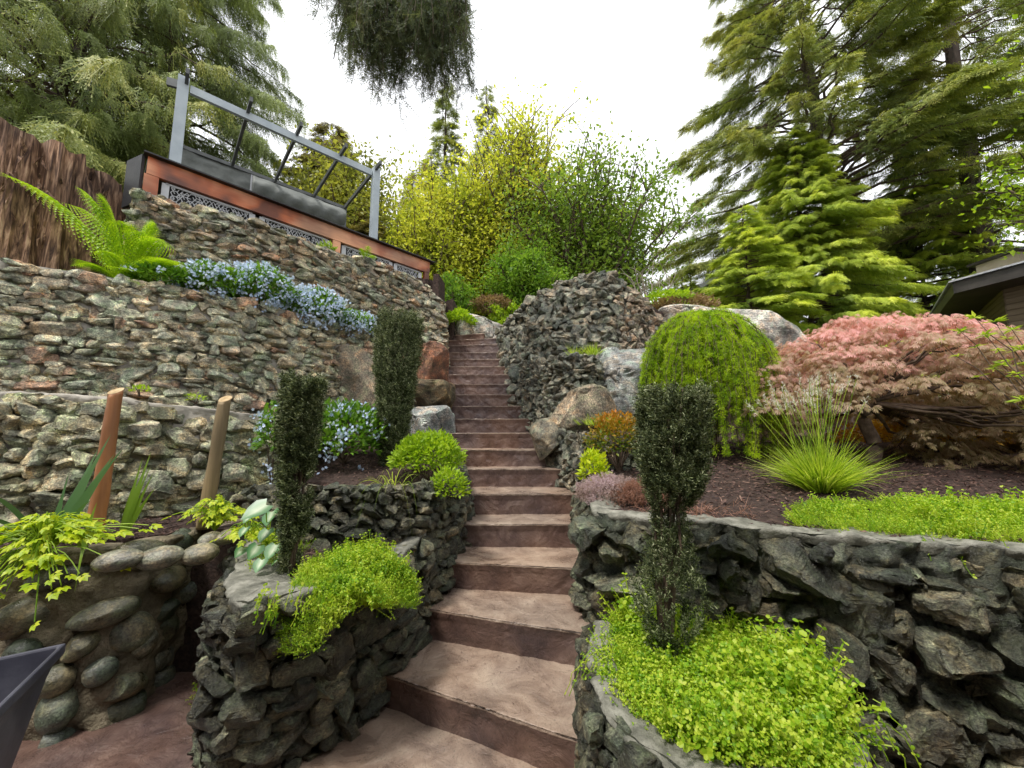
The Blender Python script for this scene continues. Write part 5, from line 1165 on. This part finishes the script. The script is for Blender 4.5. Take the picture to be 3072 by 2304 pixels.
# ------------------------------------------------------------------ trees
def conifer(name, label, base, H, R0, mat, seed, nb=150, first=.12, spray=.45, dens=1.0, droop=.55, rise=.25, group=None, tmpl=SPRAY, taper=.8, trunk_r=None, hang=.0, amin=0, amax=6.2832, wid=1.0, prof=None, barkmat='bark', lean=(0, 0), zmax=None, skirt=.35, bare=.12):
    r = np.random.default_rng(seed); base = np.array(base, float); root = thing(name, label, 'tree', base, group)
    tr = trunk_r or H * .014; t = np.linspace(0, 1, 14)[:, None]; top = base + [lean[0], lean[1], H]
    tm = MB(); pts = base + (top - base) * t; pts[1:-1] += r.normal(size=(12, 3)) * tr * .25; pts[0, 2] -= .3; tm.tube(pts, tr * (1 - t[:, 0] * .93) + .004, 10)
    br = MB(); P, D, S_, T_ = [], [], [], []
    for i in range(nb):
        h = first + (1 - first) * (i / nb) ** .9 * .99; a = r.uniform(amin, amax)
        L = R0 * ((1 - h) ** taper * (1 + skirt * 0) + .04) * r.uniform(.72, 1.12)
        if prof is not None: L = R0 * prof(h) * r.uniform(.75, 1.1)
        o = base + (top - base) * h
        if zmax and o[2] > zmax: continue
        k = 10; tt = np.linspace(0, 1, k); dr = droop * r.uniform(.7, 1.3)
        cx_, sx_ = math.cos(a), math.sin(a)
        q = o + np.column_stack([cx_ * tt * L, sx_ * tt * L, L * (rise * tt - dr * tt ** 2 + .25 * dr * tt ** 4)]); q += r.normal(size=q.shape) * .012 * L
        br.tube(q, np.linspace(max(.012, L * .014), .004, k), 4, False)
        m_ = max(4, int(L / spray * 11 * dens)); u = r.uniform(bare, 1, m_) ** .75 * (k - 1); i0 = np.minimum(u.astype(int), k - 2); f = (u - i0)[:, None]
        pp = q[i0] * (1 - f) + q[i0 + 1] * f; sd = r.choice([-1, 1], m_); spread = .5 + .5 * r.random(m_)
        dirs = np.column_stack([cx_ - sd * sx_ * spread, sx_ + sd * cx_ * spread, -.25 - hang * r.uniform(.4, 1.4, m_) + r.normal(size=m_) * .18])
        u1 = u / (k - 1); off = (1 - u1) * L * .28 * r.random(m_)
        pp = pp + norm(dirs * [1, 1, 0]) * off[:, None]
        T_.append(u1); P.append(pp); D.append(dirs); S_.append(spray * r.uniform(.6, 1.15, m_) * (.75 + .35 * (1 - h)))
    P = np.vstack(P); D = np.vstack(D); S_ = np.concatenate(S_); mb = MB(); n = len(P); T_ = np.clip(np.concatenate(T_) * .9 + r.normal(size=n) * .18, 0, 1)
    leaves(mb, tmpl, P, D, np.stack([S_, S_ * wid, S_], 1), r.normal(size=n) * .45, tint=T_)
    tm.build('trunk', M[barkmat], root, smooth=True); br.build('branches', M['twig'], root); tag(mb.build('crown', M[mat], root, tint=True), kind='stuff')
    return n

def broadleaf(name, label, base, H, spread, mat, seed, stems=9, sub=9, leafn=26, leaf=.12, group=None, up=1.0, flat=1.0, first=.35, twigmat='twig', tmpl=LEAF, cat='tree', cl=.28, hang=.0, depth=1.0):
    r = np.random.default_rng(seed); base = np.array(base, float); root = thing(name, label, cat, base, group); tm = MB(); P, D = [], []
    for i in range(stems):
        a = r.uniform(0, 6.283); rr = r.uniform(.15, 1) ** .7; e = base + np.array([math.cos(a) * spread * rr, math.sin(a) * spread * rr * depth, H * (1 - .45 * rr ** 2) * r.uniform(.82, 1.03)])
        k = 12; t = np.linspace(0, 1, k)[:, None]; c1 = base + (e - base) * t; c1[:, :2] = base[:2] + (e - base)[:2] * t ** 1.5; c1 += r.normal(size=c1.shape) * .02 * H * np.sin(t * 3.14) * .6
        tm.tube(c1, np.linspace(.012 * H, .003 * H * .5, k) + .003, 6, False)
        for j in range(sub):
            u = first + (1 - first) * r.random(); i0 = min(int(u * (k - 1)), k - 2); p0 = c1[i0] + (c1[i0 + 1] - c1[i0]) * (u * (k - 1) - i0)
            a2 = r.uniform(0, 6.283); L = H * r.uniform(.10, .22) * (1.3 - .6 * u) ; e2 = p0 + np.array([math.cos(a2) * L * .8, math.sin(a2) * L * .8 * depth, L * up * r.uniform(.4, 1.1)])
            t2 = np.linspace(0, 1, 5)[:, None]; c2 = p0 + (e2 - p0) * t2; c2[:, 2] += L * .1 * np.sin(t2[:, 0] * 3.14); tm.tube(c2, np.linspace(.0035 * H * .6, .001 * H, 5) + .002, 4, False)
            f = r.uniform(.15, 1.05, leafn)[:, None]; P.append(p0 + (e2 - p0) * f + r.normal(size=(leafn, 3)) * L * cl * [1, 1, .8]); D.append(r.normal(size=(leafn, 3)) + [0, 0, .1 - hang])
    P = np.vstack(P); D = np.vstack(D); mb = MB(); leaves(mb, tmpl, P, D, r.uniform(.65, 1.25, len(P)) * leaf, r.uniform(-.8, .8, len(P)))
    tm.build('trunk', M[twigmat], root, smooth=True); tag(mb.build('crown', M[mat], root), kind='stuff')

def gb(px, Y, z=None): x = (px - CX) / F_PX * Y; return (x, Y, zg(x, Y) if z is None else z)
# left: big drooping cedars
LG = 'big drooping cedars above the deck'
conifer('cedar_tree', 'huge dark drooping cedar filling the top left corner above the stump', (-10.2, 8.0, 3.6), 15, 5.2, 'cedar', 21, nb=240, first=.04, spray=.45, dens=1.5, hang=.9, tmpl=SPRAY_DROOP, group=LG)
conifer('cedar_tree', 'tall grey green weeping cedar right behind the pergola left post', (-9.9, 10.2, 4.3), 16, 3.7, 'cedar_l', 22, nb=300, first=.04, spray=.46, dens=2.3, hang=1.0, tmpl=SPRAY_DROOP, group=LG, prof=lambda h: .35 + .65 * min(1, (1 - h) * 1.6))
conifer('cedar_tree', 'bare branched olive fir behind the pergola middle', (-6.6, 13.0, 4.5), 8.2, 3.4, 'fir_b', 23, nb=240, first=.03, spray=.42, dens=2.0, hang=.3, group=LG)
broadleaf('broadleaf_tree', 'rounded yellow green tree behind the right half of the pergola', (-5.5, 12.0, 4.4), 6.3, 2.2, 'olivemaple', 24, stems=34, sub=22, leafn=44, leaf=.14, up=.6, cl=.42)
conifer('fir_tree', 'low olive fir beneath the pergola right post', (-4.2, 10.6, 4.2), 3.6, 1.7, 'fir_b', 25, nb=150, first=.03, spray=.34, dens=2.2)
conifer('fir_tree', 'low brownish fir behind the fabric screen', (-6.6, 10.9, 4.3), 4.4, 2.1, 'fir_b', 26, nb=150, first=.03, spray=.36, dens=2.2)
# overhanging cedar with its trunk left of the view
def overhang():
    r = np.random.default_rng(8); base = np.array([-7.5, .6, .9]); root = thing('cedar_tree', 'near cedar whose drooping dark bough hangs down at the top centre', 'tree', base)
    tm = MB(); t = np.linspace(0, 1, 10)[:, None]; tm.tube(base + np.array([.3, .2, 10]) * t, np.linspace(.4, .15, 10), 12); br = MB(); P, D = [], []
    s = base + np.array([.25, .15, 7.0]); e = np.array([-.62, 4.0, 6.75]); k = 20; tt = np.linspace(0, 1, k)[:, None]; c = s + (e - s) * tt; c[:, 2] += .7 * np.sin(tt[:, 0] * 3.14); br.tube(c, np.linspace(.10, .012, k), 7, False)
    for x in (-1.9, -1.6, -1.3, -1.05, -.8):
        p0 = np.array([x, 4.0, 7.1]); tt = np.linspace(0, 1, 9)[:, None]; br.tube(p0 + tt * [.25 * math.sin(x * 7), .1, -1.25] + np.sin(tt * 5) * [.05, 0, 0], np.linspace(.022, .006, 9), 5, False)
    for i in range(430):
        x = -2.1 + 1.56 * r.random() ** .75; p0 = np.array([x, 4.0 + r.normal() * .28, 6.75 + r.normal() * .12]); zb_ = 5.50 + .22 * math.sin(x * 9) * .6 + .55 * max(0, -1.6 - x) + .35 * max(0, x + .62); L = (p0[2] - zb_) * r.uniform(.3, 1.0) ** .7
        pts = p0 + np.column_stack([.10 * r.normal() * np.linspace(0, 1, 7), .10 * r.normal() * np.linspace(0, 1, 7), -L * np.linspace(0, 1, 7)]) + r.normal(size=(7, 3)) * .015
        br.tube(pts, np.linspace(.006, .002, 7), 4, False); m_ = int(L * 30); f = r.random(m_)[:, None] * 6; i0 = np.minimum(f.astype(int)[:, 0], 5); w_ = f - i0[:, None]
        P.append(pts[i0] * (1 - w_) + pts[i0 + 1] * w_); D.append(r.normal(size=(m_, 3)) * [.6, .6, .3] + [0, 0, -1.0])
    P = np.vstack(P); D = np.vstack(D); mb = MB(); leaves(mb, SPRAY_DROOP, P, D, r.uniform(.09, .19, len(P)), r.uniform(0, 6, len(P)))
    tm.build('trunk', M['bark'], root, smooth=True); br.build('boughs', M['twig'], root); tag(mb.build('crown', M['cedar_h'], root), kind='stuff')
overhang()
# centre
CG = 'slim conifers rising behind the maples'
conifer('conifer_tree', 'taller slim open conifer behind the yellow green maple, top below the hanging bough', gb(440, 17, 5), W(440, 76, Y=17)[2] - 5, 2.1, 'cedar', 31, nb=190, first=.05, spray=.45, dens=1.5, rise=.05, group=CG)
conifer('conifer_tree', 'shorter slim conifer just right of the taller one', gb(484, 18, 5), W(484, 80, Y=18)[2] - 5, 1.9, 'cedar', 32, nb=170, first=.05, spray=.45, dens=1.4, rise=.05, group=CG)
conifer('conifer_tree', 'squat olive conifer at the left foot of the slim conifers', gb(412, 14, 4.6), 7.4, 2.0, 'fir_b', 33, nb=120, first=.05, spray=.42, dens=1)
MG = 'spring maples behind the top of the steps'
broadleaf('maple_tree', 'tall yellow leaved maple with many upright stems, left of centre', gb(462, 12.5, 3.9), 6.7, 1.9, 'ymaple', 41, stems=36, sub=22, leafn=46, leaf=.13, group=MG, up=1.1, cl=.32, first=.15)
broadleaf('maple_tree', 'tallest airy yellow green maple right of the slim conifers', gb(527, 12.5, 3.9), 8.3, 2.3, 'ymaple', 42, stems=36, sub=26, leafn=36, leaf=.13, group=MG, up=1.3, cl=.28, first=.12)
broadleaf('maple_tree', 'low bright yellow maple at the left end beside the deck corner', gb(430, 11.2, 3.9), 5.3, 1.4, 'ymaple', 43, stems=30, sub=17, leafn=44, leaf=.12, group=MG, up=1.1, cl=.35, first=.08)
broadleaf('maple_tree', 'green maple with open drooping right side behind the slate wall', gb(596, 11.5, 3.6), 6.9, 2.9, 'gmaple', 44, stems=36, sub=26, leafn=36, leaf=.13, group=MG, up=.8, cl=.32, first=.15)
broadleaf('shrub', 'dense fresh green bush below the maples, above the slate wall', gb(528, 10.2, 3.6), 3.0, 1.2, 'fresh', 45, stems=30, sub=20, leafn=44, leaf=.10, up=.7, cat='shrub', cl=.4, first=.1)
broadleaf('shrub', 'yellow green bush right of the head of the steps', gb(512, 9.3, 3.5), 1.1, .8, 'lime', 46, stems=20, sub=10, leafn=26, leaf=.08, up=.6, cat='shrub', cl=.4, first=.1)
broadleaf('shrub', 'leafy bush behind the end of the deck wall, left of the path', gb(455, 9.4, 3.9), 1.5, .6, 'fresh', 47, stems=20, sub=10, leafn=26, leaf=.09, up=.6, cat='shrub', cl=.4, first=.1)
broadleaf('shrub', 'thin nearly bare shrub standing against the sky behind the slate mound', gb(655, 8.2, 3.0), 2.5, .75, 'gmaple', 48, stems=14, sub=7, leafn=2, leaf=.07, up=1.1, cat='shrub', twigmat='twig_l', first=.3)
for i, (px, pt, pb, w, lb) in enumerate([(676, 274, 315, 9, 'left and medium of the three pencil thin conifers near the blue house'), (684, 277, 315, 8, 'shortest pencil thin conifer, the middle of the three'), (693, 258, 318, 13, 'tallest pencil thin conifer, right one of the three')]):
    Y = 11.0; b = W(px, pb + 8, Y=Y); H = W(px, pt, Y=Y)[2] - b[2]; r_ = w / 2 / F_PX * Y
    conifer('pencil_conifer', lb, b, H, r_ * 1.3, 'gcedar', 50 + i, nb=90, first=.02, spray=.16, dens=1.4, droop=-.4, rise=.6, prof=lambda h: (1 - h) ** .5 * .95 + .08, group='three narrow conifers beyond the hill')
# right side
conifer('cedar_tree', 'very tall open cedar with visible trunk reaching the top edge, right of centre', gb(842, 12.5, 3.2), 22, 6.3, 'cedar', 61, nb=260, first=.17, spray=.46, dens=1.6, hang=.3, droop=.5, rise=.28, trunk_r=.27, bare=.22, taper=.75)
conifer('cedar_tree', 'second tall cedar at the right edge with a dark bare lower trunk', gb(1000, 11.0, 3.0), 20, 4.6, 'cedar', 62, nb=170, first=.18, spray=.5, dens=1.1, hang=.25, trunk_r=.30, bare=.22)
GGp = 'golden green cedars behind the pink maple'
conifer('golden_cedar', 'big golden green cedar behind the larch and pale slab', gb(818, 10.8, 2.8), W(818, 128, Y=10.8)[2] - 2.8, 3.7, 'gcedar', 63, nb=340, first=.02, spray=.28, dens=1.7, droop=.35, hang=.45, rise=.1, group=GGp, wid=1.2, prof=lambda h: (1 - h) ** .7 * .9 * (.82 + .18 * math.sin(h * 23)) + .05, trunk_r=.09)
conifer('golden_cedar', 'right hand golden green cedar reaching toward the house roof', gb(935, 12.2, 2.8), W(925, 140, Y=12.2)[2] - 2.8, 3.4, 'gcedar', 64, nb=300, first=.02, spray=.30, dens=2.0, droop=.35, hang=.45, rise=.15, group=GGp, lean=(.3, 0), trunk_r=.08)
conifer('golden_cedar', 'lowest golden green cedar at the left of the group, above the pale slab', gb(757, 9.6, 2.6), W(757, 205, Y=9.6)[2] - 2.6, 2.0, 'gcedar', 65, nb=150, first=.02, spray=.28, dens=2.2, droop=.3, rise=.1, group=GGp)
broadleaf('broadleaf_tree', 'bright green leafy bough entering at the upper right corner', (11.3, 6.2, 2.4), 8.0, 2.0, 'lime', 66, stems=14, sub=14, leafn=40, leaf=.12, up=.4, first=.55, hang=.3)
# low growth on the hill
for i, (px, py, Y, rx, rz, mt, n_, lb) in enumerate([(735, 326, 6.9, .7, .22, 'gcedar', 900, 'low golden juniper above the pale slab'), (682, 308, 7.4, .7, .2, 'brush', 1600, 'dry brown brush on the hilltop left of the blue house'), (540, 312, 8.6, .5, .15, 'brush', 1100, 'dry brush on the slope right of the top boulder'), (492, 306, 9.4, .5, .2, 'brush', 1500, 'pale dry brush straight behind the top boulder'), (665, 302, 7.2, .5, .16, 'lime', 900, 'low yellow green plant on top of the slate mound right end'), (770, 345, 7.2, .5, .2, 'lime', 900, 'low bright juniper between the pale slab and the maple')]):
    c = W(px, py, Y=Y); bush('low_shrub', lb, 'low shrub', c, (rx, .5, rz), n_, 0, .075, mt, seed=60 + i, stems=6, tmpl=SPRAY if mt in ('gcedar',) else LEAF, base=c[2] - rz * .8)

# ------------------------------------------------------------------ houses
M['siding'] = mat_plain("brown siding", [(.12, .09, .055), (.17, .13, .085), (.21, .165, .11)], 3, .8, .3, 30, .004, stretch=(.3, .3, 6))
M['fascia'] = mat_plain("dark fascia", [(.025, .022, .02), (.045, .04, .036), (.07, .062, .055)], 3, .45, .1)
M['roof'] = mat_plain("grey shingle", [(.24, .25, .27), (.36, .37, .39), (.45, .46, .48)], 14, .45, .6, 40, .02, spec=.6)
M['blue_wall'] = mat_plain("slate blue wall", [(.05, .06, .08), (.07, .08, .10), (.09, .10, .12)], 3, .6)
M['cream'] = mat_plain("cream trim", [(.40, .33, .24), (.50, .42, .32), (.55, .48, .38)], 3, .7)
def house():
    z = 4.0; A = W(955, 288, z=z); Bk = W(925, 329, z=z); Cc = W(1024, 270, z=z)
    root = thing('house', 'brown sided house with dark deep eaves at the right edge', 'house', (A[0] + 2, A[1] + 1, 2.4))
    f1 = norm((Cc - A)[None])[0]; f2 = norm((Bk - A)[None])[0]; C2 = A + f1 * 5; B2 = A + f2 * 5
    m = MB(); m.bar(A, C2, .04, .20); m.bar(A, B2, .04, .20); m.build('fascia', M['fascia'], root)
    D2 = C2 + f2 * 5; sof = np.array([A, C2, D2, B2]) - [0, 0, .06]
    MB().add(np.vstack([sof, sof - [0, 0, .03]]), np.array([[0, 1, 2, 3], [7, 6, 5, 4], [0, 4, 5, 1], [1, 5, 6, 2], [2, 6, 7, 3], [3, 7, 4, 0]])).build('soffit', M['fascia'], root)
    mid = (A + D2) / 2; mid[2] = z + .62; e = (A - mid) * [1, 1, 0]; e = norm(e[None])[0] * .08; o = [A + [0, 0, .105] + e * 1.0, C2 + [0, 0, .105], D2 + [0, 0, .105], B2 + [0, 0, .105], mid]
    rf = MB(); nr = 14
    for (p, q) in ((0, 1), (0, 3)):
        for i in range(nr):
            a0, a1 = i / nr, (i + 1.15) / nr; s1, s2 = o[p], o[q]
            v = np.array([s1 + (mid - s1) * a0, s2 + (mid - s2) * a0, s2 + (mid - s2) * min(a1, 1), s1 + (mid - s1) * min(a1, 1)]); v[:2, 2] += .03; rf.add(v, np.array([[0, 1, 2, 3]]))
            v2 = np.array([v[0], v[1], v[1] - [0, 0, .03], v[0] - [0, 0, .03]]); rf.add(v2, np.array([[0, 1, 2, 3]]))
    rf.build('roof', M['roof'], root)
    ins = (f1 + f2) * .75; WA = A + ins; wm = MB()
    for d_ in (f1, f2):
        for i in range(20):
            zz = 1.9 + i * .105; a0 = WA + d_ * 0; b0 = WA + d_ * 4; ctr = (a0 + b0) / 2; ctr[2] = zz
            a1 = a0.copy(); b1 = b0.copy(); a1[2] = b1[2] = zz; wm.bar(a1, b1, .05 + .0 * i, .098)
    wm.build('wall', M['siding'], root)
    ch = MB(); c = W(1018, 262, Y=8.4); ch.box(c + [.35, .3, .0], (.9, .8, .42)); ch.build('dormer', M['cream'], root); MB().box(c + [.35, .3, .24], (1.1, 1.0, .06)).build('dormer_roof', M['fascia'], root)
house()
def unseen_shade_wall():  # out of view, added to shade the lower walls
    root = thing('house', 'unseen wall with a deep overhang added behind the viewer to shade the lower walls', 'house', (0, -1.5, 0))
    MB().box((0, -1.6, 1.5), (12, .2, 3.0)).build('wall', M['siding'], root)
    MB().box((0, -1.0, 3.06), (12.6, 1.5, .10)).build('eave', M['fascia'], root)
unseen_shade_wall()
def house2():
    Y = 13.5; a = W(700, 300, Y=Y); root = thing('house', 'small slate blue house with pale sloping roof edge, far behind the pencil conifers', 'house', a + [1, 0, -1.5])
    b = W(738, 268, Y=Y); z1 = W(700, 288, Y=Y)[2]
    v = np.array([[a[0], Y, a[2] - 1.5], [b[0] + 1, Y, a[2] - 1.5], [b[0] + 1, Y, b[2] + .7], [a[0], Y, z1 - .1]]); v2 = v + [0, 3, 0]
    MB().add(np.vstack([v, v2]), np.array([[0, 1, 2, 3], [7, 6, 5, 4], [0, 4, 5, 1], [1, 5, 6, 2], [2, 6, 7, 3], [3, 7, 4, 0]])).build('wall', M['blue_wall'], root)
    MB().bar((a[0] - .15, Y - .1, z1 - .08), (b[0] + 1.2, Y - .1, b[2] + .8), .5, .14).build('roof_edge', M['panel'], root)
    c = W(716, 292, Y=Y - .06); wn = MB().box(c, (.35, .05, .5)).build('window', M['panel'], root)
house2()

# fallen needles on the steps
P_ = []
for k in range(1, 12):
    a, b = STEP[k]; c, d = STEP[k + 1]; n = 90
    s = rng.random(n)[:, None]; t = rng.random(n)[:, None] ** .5
    p = (a + (b - a) * s) * (1 - t) + (c + (d - c) * s) * t; p[:, 2] = HS * k + .007; P_.append(p)
P_ = np.vstack(P_); mb = MB(); leaves(mb, (NEEDLE[0] * [1, 1.5, 1], NEEDLE[1]), P_, rng.normal(size=(len(P_), 3)) * [1, 1, .1], rng.uniform(.005, .022, len(P_)))
tag(mb.build('leaf_litter', M['chip']), kind='stuff')
#END

for o in TMP:
    try: del o['_o']
    except Exception: pass
